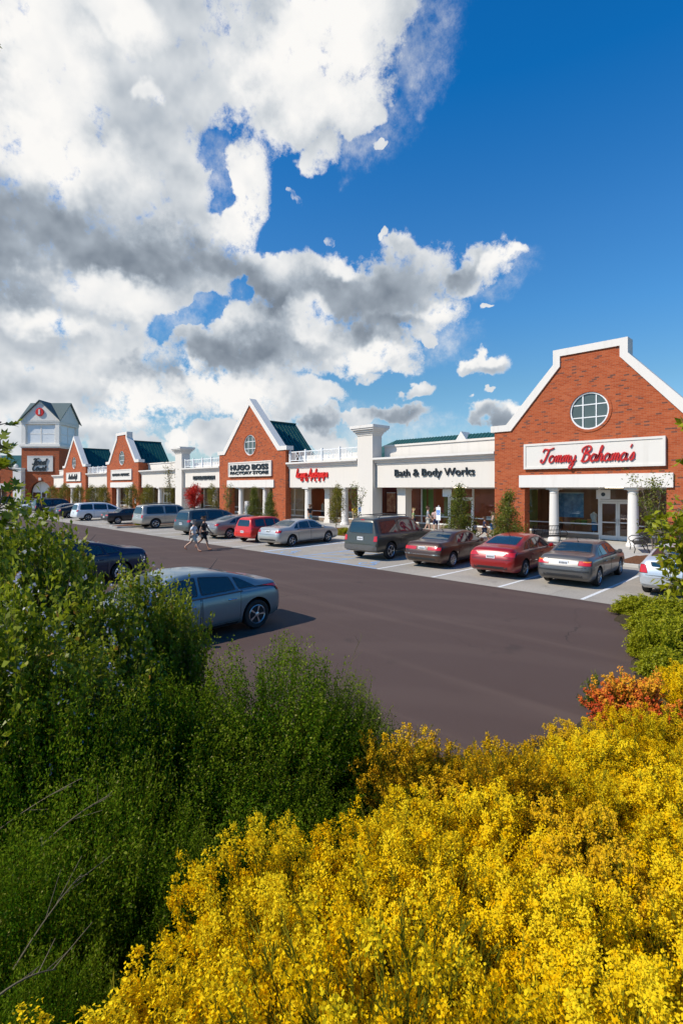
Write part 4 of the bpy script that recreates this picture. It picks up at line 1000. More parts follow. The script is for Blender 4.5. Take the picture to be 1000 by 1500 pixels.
class Car:
    def __init__(self, keys, pm, wheel_y, R, wk='five', track=None, stretch=1.0):
        self.keys = [(k[0]*stretch, *k[1:]) for k in keys]; self.pm = pm; self.R = R; self.wy = [y*stretch for y in wheel_y]; self.st = stretch
        keys = self.keys
        ys = []
        for a, c in zip(keys, keys[1:]):
            n = max(1, int(math.ceil((c[0]-a[0])/.085)))
            ys += [a[0]+(c[0]-a[0])*i/n for i in range(n)]
        ys.append(keys[-1][0])
        vs = []; fs = []; n = None
        for y in ys:
            h = half_section(keys, y)
            ring = [(x, y, z) for x, z in h]+[(-x, y, z) for x, z in h[-2:0:-1]]
            n = len(ring); vs += ring
        for i in range(len(ys)-1):
            for j in range(n): fs.append((i*n+j, i*n+(j+1) % n, (i+1)*n+(j+1) % n, (i+1)*n+j))
        fs += [tuple(range(n-1, -1, -1)), tuple(range((len(ys)-1)*n, len(ys)*n))]
        bm = bmesh.new(); V = [bm.verts.new(v) for v in vs]
        for f in fs: bm.faces.new([V[i] for i in f])
        bmesh.ops.recalc_face_normals(bm, faces=bm.faces); bm.normal_update()
        self.bvh = BVHTree.FromBMesh(bm)
        me = bpy.data.meshes.new('body'); bm.to_mesh(me); bm.free(); me.materials.append(pm); me.materials.append(M['seam'])
        self.w = max(k[4] for k in keys)
        # wheel arches cut out of the shell
        tmp = bpy.data.objects.new('tmp', me); col.objects.link(tmp)
        cb_ = MB()
        for y in self.wy:
            for s in (-1, 1): cb_.lathe([(R*1.17, s*(self.w-.34)), (R*1.17, s*(self.w+.3))], (0, y, R+.015), 30, 'x')
        cut = cb_.build('cut', [M['seam']]); cut.data.materials.clear(); cut.data.materials.append(M['seam'])
        md = tmp.modifiers.new('b', 'BOOLEAN'); md.operation = 'DIFFERENCE'; md.object = cut; md.solver = 'EXACT'; md.material_mode = 'TRANSFER'
        dg = bpy.context.evaluated_depsgraph_get()
        self.body = bpy.data.meshes.new_from_object(tmp.evaluated_get(dg)); self.body.name = 'body'
        bpy.data.objects.remove(tmp); bpy.data.objects.remove(cut)
        self.body.polygons.foreach_set('use_smooth', np.ones(len(self.body.polygons), dtype=bool)); self.body.set_sharp_from_angle(angle=radians(38))
        self.parts = []
        self.track = track or self.w-.115
        for y in self.wy:
            for s in (-1, 1): self.parts.append(('wheel', (s*self.track, y, R), 0 if s > 0 else pi))
        self.wheel = make_wheel(R, wk)
    def top(self, y): return interp(self.keys, y)[2]
    def belt(self, y): return interp(self.keys, y)[1]
    def cast(self, axis, a, c):
        o, d = {'R': ((4, a, c), (-1, 0, 0)), 'L': ((-4, a, c), (1, 0, 0)), 'back': ((a, -6, c), (0, 1, 0)), 'front': ((a, 6, c), (0, -1, 0)), 'top': ((a, c, 5), (0, 0, -1))}[axis]
        return self.bvh.ray_cast(Vector(o), Vector(d))
    def patch(self, name, axis, quad, mats, off=.006, n=(8, 4), ring=0.0, ring2=None, parent=None, label=None, round_=0.0, thick=True):
        """a panel laid on the body: four corners (bottom-left, bottom-right, top-right, top-left) projected along an axis"""
        us = np.linspace(0, 1, n[0]+1); vs_ = np.linspace(0, 1, n[1]+1)
        if ring: 
            r2 = ring2 or ring
            us = np.concatenate(([0], np.linspace(ring, 1-ring, n[0]+1), [1])); vs_ = np.concatenate(([0], np.linspace(r2, 1-r2, n[1]+1), [1]))
        q = [np.array(p, float) for p in quad]
        P_ = []; N = []; ok = []
        for v in vs_:
            for u in us:
                uu, vv = u, v
                if round_:      # pull the corners in
                    du, dv = 2*u-1, 2*v-1
                    f = 1-round_*max(0, abs(du*dv))**6
                    uu, vv = .5+.5*du*f, .5+.5*dv*f
                p = (q[0]*(1-uu)+q[1]*uu)*(1-vv)+(q[3]*(1-uu)+q[2]*uu)*vv
                h = self.cast(axis, *p)
                ok.append(h[0] is not None)
                P_.append(h[0]+h[1]*off if h[0] else Vector((0, 0, 0))); N.append(h[1] if h[0] else None)
        w_, h_ = len(us), len(vs_)
        b = MB(); b.v = [tuple(p) for p in P_]
        for j in range(h_-1):
            for i in range(w_-1):
                f = (j*w_+i, j*w_+i+1, (j+1)*w_+i+1, (j+1)*w_+i)
                if all(ok[k] for k in f):
                    b.f.append(f); b.m.append(1 if ring and (i in (0, w_-2) or j in (0, h_-2)) else 0)
        me = bpy.data.meshes.new(name)
        used = sorted({i for f in b.f for i in f}); mp_ = {k: i for i, k in enumerate(used)}
        # rim faces down to the body so that the panel is a solid piece
        vv = [b.v[i] for i in used]; ff = [tuple(mp_[i] for i in f) for f in b.f]
        if thick:
            from collections import Counter
            ec = Counter()
            for f in ff:
                for x, y in zip(f, f[1:]+f[:1]): ec[(x, y)] += 1
            base = len(vv); vv += [tuple(Vector(b.v[i])-N[i]*(off+.004)) for i in used]
            mm = list(b.m)
            for (x, y) in list(ec):
                if (y, x) not in ec: ff.append((y, x, base+x, base+y)); mm.append(1 if ring else 0)
            b.m = mm
        me.from_pydata(vv, [], ff)
        for mt in (mats if isinstance(mats, (list, tuple)) else [mats]): me.materials.append(mt)
        if isinstance(mats, (list, tuple)): me.polygons.foreach_set('material_index', np.array(b.m, dtype=np.int32))
        bm = bmesh.new(); bm.from_mesh(me); bmesh.ops.recalc_face_normals(bm, faces=bm.faces)
        bm.to_mesh(me); bm.free()
        me.polygons.foreach_set('use_smooth', np.ones(len(me.polygons), dtype=bool)); me.set_sharp_from_angle(angle=radians(38))
        self.parts.append((name, me, parent)); return len(self.parts)-1
    def add(self, name, mb, mats, parent=None, smooth=35):
        o = mb.build(name, mats, smooth=smooth); me = o.data; bpy.data.objects.remove(o)
        self.parts.append((name, me, parent)); return len(self.parts)-1
    def place(self, name, label, cat, x, rear_y, rz=0.0, group=None, z=.003, sc=(.98, 1, .95)):
        """rear_y: where the rear axle stands"""
        ry = self.wy[0]
        ry *= sc[1]; y = rear_y-ry*cos(rz); xx = x+ry*sin(rz)
        root = thing(name, label, cat, (xx, y, z), rz, group)
        root.scale = sc; link('body', self.body, root); made = {}
        for k, p in enumerate(self.parts):
            if p[0] == 'wheel':
                w = link('wheel', self.wheel[0], root, p[1]); w.rotation_euler = (0, 0, p[2]); r = link('rim', self.wheel[1], w)
            else:
                made[k] = link(p[0], p[1], made.get(p[2], root) if p[2] is not None else root)
        return root

def side_glass(c, wins, doors, zl_off=.045, top_off=.085, belt_extra=0, pill='black'):
    """wins: (y0 bottom, y1 bottom, y0 top, y1 top) for each pane, with the doors below"""
    for ax in ('R', 'L'):
        dr_ = []
        for (y0, y1, z0, z1) in doors:
            f = lambda y: c.belt(y)-.015
            k = c.patch('door', ax, [(y0+.03, z0), (y1, z0), (y1, f(y1)), (y0, f(y0))], [c.pm, M['seam']], .004, (10, 6), .012, .012); dr_.append(k)
            b = MB(); hy = y0+.14
            hz = f(hy)-.13; s = 1 if ax == 'R' else -1
            h = c.cast(ax, hy, hz)
            if h[0]: 
                b.tube([h[0], h[0]+Vector((s*.035, .02, 0)), h[0]+Vector((s*.038, .17, .004)), h[0]+Vector((0, .20, .004))], .017, 6)
                c.add('handle', b, getattr(c, 'hmat', c.pm), k)
        for (a, b_, ta, tb) in wins:
            zt = lambda y: c.top(y)-top_off
            zl = lambda y: c.belt(y)+zl_off
            c.patch('side_window', ax, [(a, zl(a)), (b_, zl(b_)), (tb, max(zt(tb), zl(b_)+.02)), (ta, max(zt(ta), zl(a)+.02))], [M['car_glass'], M['trim']], .005, (8, 6), .035, .05, round_=.04)
def mirrors(c, y, mat=None):
    for s in (-1, 1):
        x = s*(c.w+.02); z = c.belt(y)+.07
        b = MB(); b.tube([(s*(c.w-.10), y, z-.03), (x, y-.02, z)], .025, 6); b.lathe([(.0, -.055), (.055, -.05), (.085, -.02), (.085, .02), (.05, .05), (0, .055)], (x+s*.05, y-.03, z+.02), 12, 'y')
        c.add('mirror', b, mat or c.pm)
def plate(c, z, x=0.0):
    h = c.cast('back', x, z)
    b = MB(); y = h[0].y-.012
    b.box(x-.16, x+.16, y-.008, y+.02, z-.075, z+.075)
    # grey characters of the plate, too small to read
    for i in range(6): b.box(x-.12+i*.043, x-.095+i*.043, y-.011, y-.008, z-.035, z+.03, 1)
    c.add('license_plate', b, [M['plate'], M['trim']])
def lights(c, quads, mat='tail', name='tail_light', ring=.04):
    for q in quads:
        for s in (1, -1):
            qq = [(s*x, z) for x, z in q]
            if s < 0: qq = [qq[1], qq[0], qq[3], qq[2]]
            c.patch(name, 'back' if name != 'headlight' else 'front', qq, [M[mat], M['seam']], .009, (8, 4), ring, ring*1.3, round_=.06)
def exhaust(c, x, z, y=None):
    b = MB(); yy = c.keys[0][0]+.12; b.lathe([(.032, -.02), (.036, -.02), (.036, .22)], (x, yy, z), 12, 'y'); c.add('exhaust_pipe', b, M['chrome'])
def fronts(c, z0=.60, z1=.74):
    lights(c, [[(.50, z0), (.78, z0+.02), (.74, z1+.02), (.48, z1)]], 'lamp', 'headlight')
    c.patch('grille', 'front', [(-.36, z0-.04), (.36, z0-.04), (.34, z1-.03), (-.34, z1-.03)], [M['trim'], M['chrome']], .006, (6, 3), .03)
def rear_gap(c, z, w, y=None):
    c.patch('bumper_seam', 'back', [(-w, z), (w, z), (w, z+.016), (-w, z+.016)], M['seam'], .004, (14, 1))

SHORT = [(k[0] if k[0] > -1.3 else -1.3+(k[0]+1.3)*.78, *k[1:]) for k in COUPE]
def sedan(pm, keys=SEDAN, tails=None, rear='trunk', wk='five', st=1.05, bumper=None, plate_z=.80, chrome=False, quarter=True, hm=None, R=.325):
    c = Car(keys, pm, (-1.42, 1.38), R, wk, stretch=st)
    if hm: c.hmat = hm
    s = st
    if keys in (COUPE, SHORT):
        side_glass(c, [(.0*s, 1.10*s, .0*s, .50*s), (-.90*s, -.06*s, -.80*s, -.06*s), (-1.42*s, -.97*s, -1.02*s, -.88*s)], [(-.04*s, 1.12*s, .27, 0), (-1.0*s, -.06*s, .30, 0)])
        c.patch('rear_window', 'top', [(-.60, -1.56*s), (.60, -1.56*s), (.52, -.72*s), (-.52, -.72*s)], [M['car_glass'], M['trim']], .005, (8, 8), .03, .03, round_=.05)
        c.patch('windscreen', 'top', [(.52, .58*s), (-.52, .58*s), (-.66, 1.34*s), (.66, 1.34*s)], [M['car_glass'], M['trim']], .005, (8, 6), .03, .03, round_=.05)
    else:
        side_glass(c, [(.0*s, 1.0*s, .0*s, .40*s), (-.86*s, -.06*s, -.78*s, -.06*s), (-1.24*s, -.93*s, -.98*s, -.86*s)] if quarter else [(.0*s, 1.0*s, .0*s, .40*s), (-1.05*s, -.06*s, -.86*s, -.06*s)], [(-.04*s, 1.05*s, .27, 0), (-1.0*s, -.06*s, .30, 0)])
        c.patch('rear_window', 'top', [(-.64, -1.46*s), (.64, -1.46*s), (.53, -.84*s), (-.53, -.84*s)], [M['car_glass'], M['trim']], .005, (8, 6), .03, .03, round_=.05)
        c.patch('windscreen', 'top', [(.52, .48*s), (-.52, .48*s), (-.64, 1.18*s), (.64, 1.18*s)], [M['car_glass'], M['trim']], .005, (8, 6), .03, .03, round_=.05)
    mirrors(c, .88*s)
    for ax in ('R', 'L'):
        zs = lambda y: c.belt(y)-.02
        c.patch('rocker_trim', ax, [(-.95*s, .215), (.92*s, .215), (.92*s, .27), (-.95*s, .27)], M['trim'], .006, (12, 1))
        c.patch('belt_moulding', ax, [(-1.05*s, zs(-1.05*s)), (.98*s, zs(.98*s)), (.98*s, zs(.98*s)+.022), (-1.05*s, zs(-1.05*s)+.022)], M['trim'], .008, (16, 1))
    lights(c, tails or [[(.50, .78), (.84, .78), (.83, .93), (.50, .92)]])
    rear_gap(c, .70, .84)
    c.patch('trunk_seam', 'back', [(-.52, .955), (.52, .955), (.52, .967), (-.52, .967)], M['seam'], .003, (10, 1))
    c.patch('rear_valance', 'back', [(-.62, .37), (.62, .37), (.62, .46), (-.62, .46)], M['trim'], .006, (8, 2))
    if bumper: c.patch('bumper_strip', 'back', [(-.80, .56), (.80, .56), (.80, .61), (-.80, .61)], bumper, .012, (14, 1))
    plate(c, plate_z); exhaust(c, .48, .33); fronts(c)
    # antenna on the roof
    b = MB(); yy = -.72*s; z = c.top(yy); b.tube([(0, yy, z-.01), (0, yy-.22, z+.24)], [.010, .004], 5); b.lathe([(.035, 0), (.02, .035), (0, .04)], (0, yy, z), 8); c.add('antenna', b, M['trim'])
    return c

def boxy(pm, keys=SUV, wheel_y=(-1.45, 1.6), R=.39, wk='five', wins=None, doors=None, rear_win=None, tails=None, clad=None, rack=True, plate_z=.98, z_t=1.14, hm=None, screen=(.86, 1.30, .55, .70), st=1.0):
    c = Car(keys, pm, wheel_y, R, wk, stretch=st)
    if hm: c.hmat = hm
    side_glass(c, wins, doors, .04, .13)
    c.patch('rear_window', 'back', rear_win, [M['car_glass'], M['trim']], .006, (8, 6), .03, .05, round_=.05)
    a, b_, x0, x1 = screen
    c.patch('windscreen', 'top', [(x0, a), (-x0, a), (-x1, b_), (x1, b_)], [M['car_glass'], M['trim']], .005, (8, 6), .03, .03, round_=.05)
    mirrors(c, screen[1]-.35, M['trim'] if clad else None)
    lights(c, tails); plate(c, plate_z)
    zb = keys[1][1]
    bw = keys[2][4]-.03
    c.patch('rear_bumper', 'back', [(-bw, zb+.05), (bw, zb+.05), (bw, zb+.27), (-bw, zb+.27)], clad or pm, .03, (14, 4), round_=.05)
    c.patch('tailgate_seam', 'back', [(-.66, zb+.31), (.66, zb+.31), (.66, zb+.322), (-.66, zb+.322)], M['seam'], .004, (10, 1))
    if clad:
        for ax in ('R', 'L'):
            c.patch('side_cladding', ax, [(wheel_y[0]+R*1.25, zb+.06), (wheel_y[1]-R*1.25, zb+.06), (wheel_y[1]-R*1.25, zb+.24), (wheel_y[0]+R*1.25, zb+.24)], clad, .012, (10, 2))
    b = MB(); h = c.cast('back', .0, plate_z+.14)
    b.box(-.22, .22, h[0].y-.02, h[0].y+.02, plate_z+.10, plate_z+.125); c.add('tailgate_handle', b, clad or pm)
    if rack:
        b = MB(); z = c.top(-.5)
        for s in (-1, 1):
            x = s*(c.w*.925-.32)
            b.tube([(x, -1.9*st, c.top(-1.9*st)), (x, -1.8*st, z+.06), (x, .2*st, z+.06), (x, .32*st, c.top(.32*st))], .018, 6)
        for yy in (-1.5*st, -.1*st): b.tube([(-c.w*.925+.32, yy, z+.065), (c.w*.925-.32, yy, z+.065)], .016, 6)
        c.add('roof_rack', b, M['trim'])
    fronts(c, keys[-3][2]-.22, keys[-3][2]-.06)
    return c

P_grey = paint('grey_metallic_paint', (.105, .098, .092)); P_red = paint('deep_red_paint', (.27, .004, .003), .1); P_brown = paint('brown_metallic_paint', (.075, .034, .018), .3)
P_dkgrn = paint('dark_grey_green_paint', (.078, .074, .058), .3); P_beige = paint('pale_silver_paint', (.46, .45, .42), .45); P_bright = paint('bright_red_paint', (.62, .018, .010), .05); P_bronze = paint('silver_bronze_paint', (.30, .27, .24), .45)
P_slate = paint('slate_green_paint', (.10, .115, .115), .4); P_champ = paint('champagne_paint', (.42, .39, .34), .4); P_navy = paint('near_black_blue_paint', (.012, .014, .022), .2); P_white = paint('white_paint', (.72, .73, .74), .05); P_silver = paint('bright_silver_paint', (.56, .58, .60), .45)
P_blue = paint('steel_blue_grey_paint', (.17, .245, .285), .45); P_dblue = paint('dark_navy_paint', (.015, .025, .06), .25); P_black = paint('black_car_paint', (.012, .012, .013), .2)
GR = 'cars parked nose-in along the shop fronts'
REAR = 17.25; A5 = radians(4.5); A7 = radians(6.5)
# hatch-style white car at the right edge
c = boxy(P_silver, LIFT, (-1.28, 1.27), .315, 'disc', [(.05, 1.12, .05, .50), (-.78, -.03, -.74, -.03), (-1.35, -.86, -1.18, -.82)], [(.0, 1.12, .27, 0), (-.95, -.06, .30, 0)],
         [(-.52, .92), (.52, .92), (.56, 1.06), (-.56, 1.06)], [[(.60, .72), (.83, .72), (.80, .98), (.66, .98)]], None, False, .80, st=1.03, screen=(.52, 1.36, .5, .62))
c.patch('rear_window', 'top', [(-.60, -1.86), (.60, -1.86), (.52, -.95), (-.52, -.95)], [M['car_glass'], M['trim']], .005, (8, 6), .03, .03, round_=.05)
c.place('parked_car', 'silver-white liftback car behind the leafy branches at the right edge', 'car', -3.72, 17.5, A5, group=GR)
c = sedan(P_grey, tails=[[(.46, .77), (.86, .77), (.84, .93), (.48, .93)]], bumper=M['trim'], plate_z=.84, wk='six'); lights(c, [[(.62, .885), (.84, .885), (.83, .925), (.62, .925)]], 'amber', 'indicator', .0)
c.place('parked_car', 'grey sedan with wrap-around red lamps and wide pale plate, in front of the glass doors', 'car', -6.62, REAR, A5, group=GR, sc=(.95, .95, .925))
c = sedan(P_red, COUPE, tails=[[(.44, .82), (.86, .80), (.83, .98), (.58, .97)]], plate_z=.80); c.place('parked_car', 'deep red sedan parked beside the grey sedan', 'car', -9.02, REAR-.15, A5, group=GR, sc=(.97, .98, .95))
c = sedan(P_brown, tails=[[(.24, .76), (.85, .76), (.84, .90), (.24, .90)]], bumper=M['chrome'], plate_z=.83, wk='disc', quarter=False); c.place('parked_car', 'dark brown sedan with wide red lamps, between the red sedan and the dark utility vehicle', 'car', -12.05, REAR, A5, group=GR, sc=(.97, .98, .94))
W5 = [(.42, 1.28, .42, .74), (-.62, .34, -.60, .34), (-1.02-1.12, -.74, -2.02, -.76)]
D5 = [(.38, 1.32, .50, 0), (-.72, .34, .50, 0)]
RW = [(-.70, 1.20), (.70, 1.20), (.64, 1.72), (-.64, 1.72)]
T5 = [[(.74, .86), (.93, .86), (.91, 1.12), (.76, 1.12)]]
c = boxy(P_dkgrn, SUV, wins=W5, doors=D5, rear_win=RW, tails=T5, clad=simple('grey_cladding', (.10, .095, .09), .5)); lights(c, [[(-.10, 1.79), (.0, 1.79), (.0, 1.82), (-.10, 1.82)]], 'tail', 'brake_light', .0)
c.place('parked_suv', 'large dark green-grey utility vehicle with roof rack, beside the blue hatched bay', 'suv', -15.28, REAR, A5, group=GR, sc=(.97, .97, .96))
c = sedan(P_beige, tails=[[(.56, .80), (.86, .80), (.83, .94), (.60, .94)]], plate_z=.86, st=1.06); c.place('parked_car', 'pale silver sedan parked left of the blue hatched bay', 'car', -22.02, REAR, A7, group=GR)
WH = [(.22, 1.0, .22, .50), (-.60, .14, -.58, .14), (-1.50, -.70, -1.42, -.70)]
DH = [(.18, 1.02, .36, 0), (-.66, .16, .36, 0)]
c = boxy(P_bright, HATCH, (-1.15, 1.2), .335, 'five', WH, DH, [(-.60, 1.08), (.60, 1.08), (.54, 1.50), (-.54, 1.50)], [[(.68, .88), (.84, .88), (.82, 1.04), (.70, 1.04)]], None, False, .72, screen=(.60, 1.02, .5, .62))
c.place('parked_car', 'bright red boxy hatchback between the two silver sedans', 'car', -24.75, REAR, A5, group=GR, sc=(.90, .88, .86))
c = sedan(P_bronze, COUPE, tails=[[(.60, .86), (.84, .84), (.80, 1.0), (.64, 1.0)]], plate_z=.82, wk='five'); c.place('parked_car', 'silver sedan with a curved roof, left of the bright red hatchback', 'car', -28.0, REAR, A5, group=GR)
WV = [(.35, 1.5, .35, .62), (-.95, .26, -.93, .26), (-2.2, -1.05, -2.08, -1.05)]
DV = [(.30, 1.42, .36, 0), (-1.0, .26, .36, 0)]
TV = [[(.66, .92), (.92, .92), (.90, 1.08), (.70, 1.08)]]
RV = [(-.72, 1.08), (.72, 1.08), (.64, 1.58), (-.64, 1.58)]
c = boxy(P_slate, VAN, (-1.5, 1.5), .34, 'five', WV, DV, RV, TV, None, True, .80, screen=(.66, 1.58, .55, .68)); c.place('parked_van', 'slate green minivan behind the walking couple', 'van', -31.4, REAR, A5, group=GR)
c = boxy(P_champ, SUV, wins=W5, doors=D5, rear_win=RW, tails=T5, clad=None); c.place('parked_suv', 'champagne silver utility vehicle beside the mulched island', 'suv', -38.75, REAR+.3, group=GR)
c = sedan(P_navy, WAGON90, tails=[[(.30, .76), (.83, .76), (.82, .88), (.30, .88)]], plate_z=.66, wk='disc', st=1.0); c.place('parked_car', 'old near-black sedan between the mulched island and the white minivan', 'car', -45.4, REAR+.1, group=GR)
c = boxy(P_white, VAN, (-1.5, 1.5), .34, 'five', WV, DV, RV, TV, None, True, .80, screen=(.66, 1.58, .55, .68)); vanr = c.place('parked_van', 'white minivan parked left of the old near-black sedan', 'van', -52.1, REAR-.1, group=GR)
c1 = sedan(P_black, COUPE); c1.place('parked_car', 'black sedan immediately left of the white minivan', 'car', -57.6, REAR, group=GR)
c2 = sedan(P_bronze, tails=[[(.50, .78), (.84, .78), (.83, .93), (.50, .92)]]); c2.place('parked_car', 'distant silver sedan second to the left of the white minivan', 'car', -61.6, REAR, group=GR)
c3 = boxy(P_navy, SUV, wins=W5, doors=D5, rear_win=RW, tails=T5); c3.place('parked_suv', 'distant dark utility vehicle behind the two sedans left of the white minivan', 'suv', -66.8, REAR+.2, group=GR)
c4 = sedan(P_white); c4.place('parked_car', 'distant white sedan near the foliage at the left end of the row', 'car', -72.8, REAR, group=GR)
c5 = sedan(P_beige); c5.place('parked_car', 'farthest pale sedan showing at the left end of the row', 'car', -79.0, REAR, group=GR)
# the row in the foreground lot, noses towards the planted berm
FG = 'cars parked along the planted berm'
c = sedan(P_blue, SHORT, tails=[[(.52, .86), (.86, .84), (.82, 1.02), (.58, 1.01)]], plate_z=.80, hm=M['chrome'], R=.345)
c.place('parked_car', 'steel blue-grey sedan with chrome door handles in the foreground, half hidden by the leafy shrub', 'car', -10.28, 6.72, pi, FG, z=.002, sc=(.96, .95, .93))
c = sedan(P_dblue, COUPE, st=1.04); c.place('parked_car', 'dark navy sedan behind the shrub, farther along the foreground row', 'car', -18.3, 6.9, pi, FG, z=.002)
c = sedan(P_black, COUPE, st=1.04); c.place('parked_car', 'dark car mostly hidden behind the left shrub, last of the foreground row', 'car', -26.2, 7.0, pi, FG, z=.002)
# ------------------------------------------------------------------ plants
def leaf_mat(name, stops, rough=.45, spec=.4, trans=.35):
    m, nt = new_mat(name)
    at = nt.node('ShaderNodeAttribute', attribute_name='tint')
    c = nt.ramp(at.outputs['Fac'], stops)
    b = nt.node('ShaderNodeBsdfPrincipled'); nt.put(b.inputs['Base Color'], c); b.inputs['Roughness'].default_value = rough; b.inputs['Specular IOR Level'].default_value = spec
    t = nt.node('ShaderNodeBsdfTranslucent'); nt.put(t.inputs[0], c)
    ms = nt.node('ShaderNodeMixShader'); ms.inputs[0].default_value = trans
    nt.l.new(b.outputs[0], ms.inputs[1]); nt.l.new(t.outputs[0], ms.inputs[2])
    o = nt.node('ShaderNodeOutputMaterial'); nt.l.new(ms.outputs[0], o.inputs[0])
    return m
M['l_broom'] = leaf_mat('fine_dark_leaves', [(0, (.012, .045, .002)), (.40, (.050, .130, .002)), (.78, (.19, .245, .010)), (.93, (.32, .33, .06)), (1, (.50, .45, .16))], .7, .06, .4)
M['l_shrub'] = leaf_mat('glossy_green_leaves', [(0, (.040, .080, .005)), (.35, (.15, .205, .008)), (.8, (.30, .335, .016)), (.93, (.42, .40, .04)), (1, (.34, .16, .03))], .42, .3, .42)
M['l_yellowgreen'] = leaf_mat('yellow_green_leaves', [(0, (.10, .12, .005)), (.35, (.28, .30, .010)), (.85, (.45, .44, .018)), (1, (.48, .38, .02))], .5, .25, .42)
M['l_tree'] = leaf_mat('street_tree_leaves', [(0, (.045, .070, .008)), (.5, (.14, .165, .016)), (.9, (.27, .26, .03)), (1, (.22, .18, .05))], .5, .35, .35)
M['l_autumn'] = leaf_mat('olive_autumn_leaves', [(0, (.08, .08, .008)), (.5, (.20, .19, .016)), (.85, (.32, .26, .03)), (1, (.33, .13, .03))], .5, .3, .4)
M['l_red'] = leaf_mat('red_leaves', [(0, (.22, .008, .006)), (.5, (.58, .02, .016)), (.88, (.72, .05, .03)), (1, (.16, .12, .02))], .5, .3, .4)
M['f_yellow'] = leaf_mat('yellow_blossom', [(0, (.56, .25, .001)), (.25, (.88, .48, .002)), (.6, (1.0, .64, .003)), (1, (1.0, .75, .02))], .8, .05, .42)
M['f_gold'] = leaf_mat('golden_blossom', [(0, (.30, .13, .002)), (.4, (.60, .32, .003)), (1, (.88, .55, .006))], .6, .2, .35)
M['f_orange'] = leaf_mat('orange_red_blossom', [(0, (.38, .03, .01)), (.5, (.62, .09, .02)), (.8, (.72, .20, .02)), (1, (.80, .40, .02))], .6, .2, .3)
M['s_olive'] = leaf_mat('olive_stems', [(0, (.035, .045, .004)), (.5, (.125, .125, .008)), (1, (.30, .25, .015))], .8, .05, .3)
M['bark'] = simple('grey_brown_bark', (.17, .13, .095), .9, var=.35, vscale=9)
M['twig'] = simple('pale_twig', (.12, .095, .05), .85, var=.3, vscale=9)
M['f_glint'] = leaf_mat('pale_leaf_glints', [(0, (.42, .40, .55)), (.6, (.62, .60, .68)), (1, (.75, .72, .70))], .6, .2, .3)  # bluish-white colour of the glints painted on the leafy shrubs

def unit(v): return v/np.maximum(np.linalg.norm(v, axis=1, keepdims=True), 1e-9)
def rand_dir(n): return unit(rng.normal(size=(n, 3)))
LIGHTWARD = np.array([-.20, -.42, .62])       # leaves turn their faces to the light
def leaves(P_, d, L, Wd, fold=.15, face=0.0):
    """diamond leaves: base points, axis directions, lengths, widths -> verts, quads"""
    n = len(P_); d = unit(d); s = unit(np.cross(d, rand_dir(n)))
    if face:
        nn = unit(rand_dir(n)+LIGHTWARD*face); d = unit(d-nn*(d*nn).sum(1, keepdims=True)); s = np.cross(nn, d)
    u = np.cross(s, d)
    L = np.broadcast_to(np.asarray(L, float).reshape(-1, 1), (n, 1)); Wd = np.broadcast_to(np.asarray(Wd, float).reshape(-1, 1), (n, 1))
    v = np.empty((n, 4, 3)); v[:, 0] = P_; v[:, 2] = P_+d*L
    mid = P_+d*L*.45-u*L*fold
    v[:, 1] = mid+s*Wd*.5; v[:, 3] = mid-s*Wd*.5
    return v.reshape(-1, 3), np.arange(n*4).reshape(n, 4)
def ribbons(A, B, C, w, w2=None, seg=4):
    """thin three-point curved blades A-B-C"""
    n = len(A); t = np.linspace(0, 1, seg+1)[None, :, None]
    Pm = A[:, None]*(1-t)**2+2*B[:, None]*t*(1-t)+C[:, None]*t**2
    s = unit(np.cross(C-A, rand_dir(n)))[:, None]
    ww = w*(1-t*.75)
    V = np.stack([Pm-s*ww/2, Pm+s*ww/2], axis=2).reshape(n, -1, 3)
    k = 2*(seg+1); base = (np.arange(n)*k)[:, None, None]
    q = np.array([[2*i, 2*i+1, 2*i+3, 2*i+2] for i in range(seg)])[None]
    return V.reshape(-1, 3), (base+q).reshape(-1, 4), Pm
class LB:
    def __init__(self): self.V = []; self.Q = []; self.T = []; self.n = 0
    def add(self, v, q, t):
        self.V.append(v); self.Q.append(q+self.n); self.n += len(v); self.T.append(np.broadcast_to(t, (len(q),)))
    def mesh(self, name, mat): return fast_mesh(name, np.concatenate(self.V), np.concatenate(self.Q), mat, tint=np.clip(np.concatenate(self.T), 0, 1))

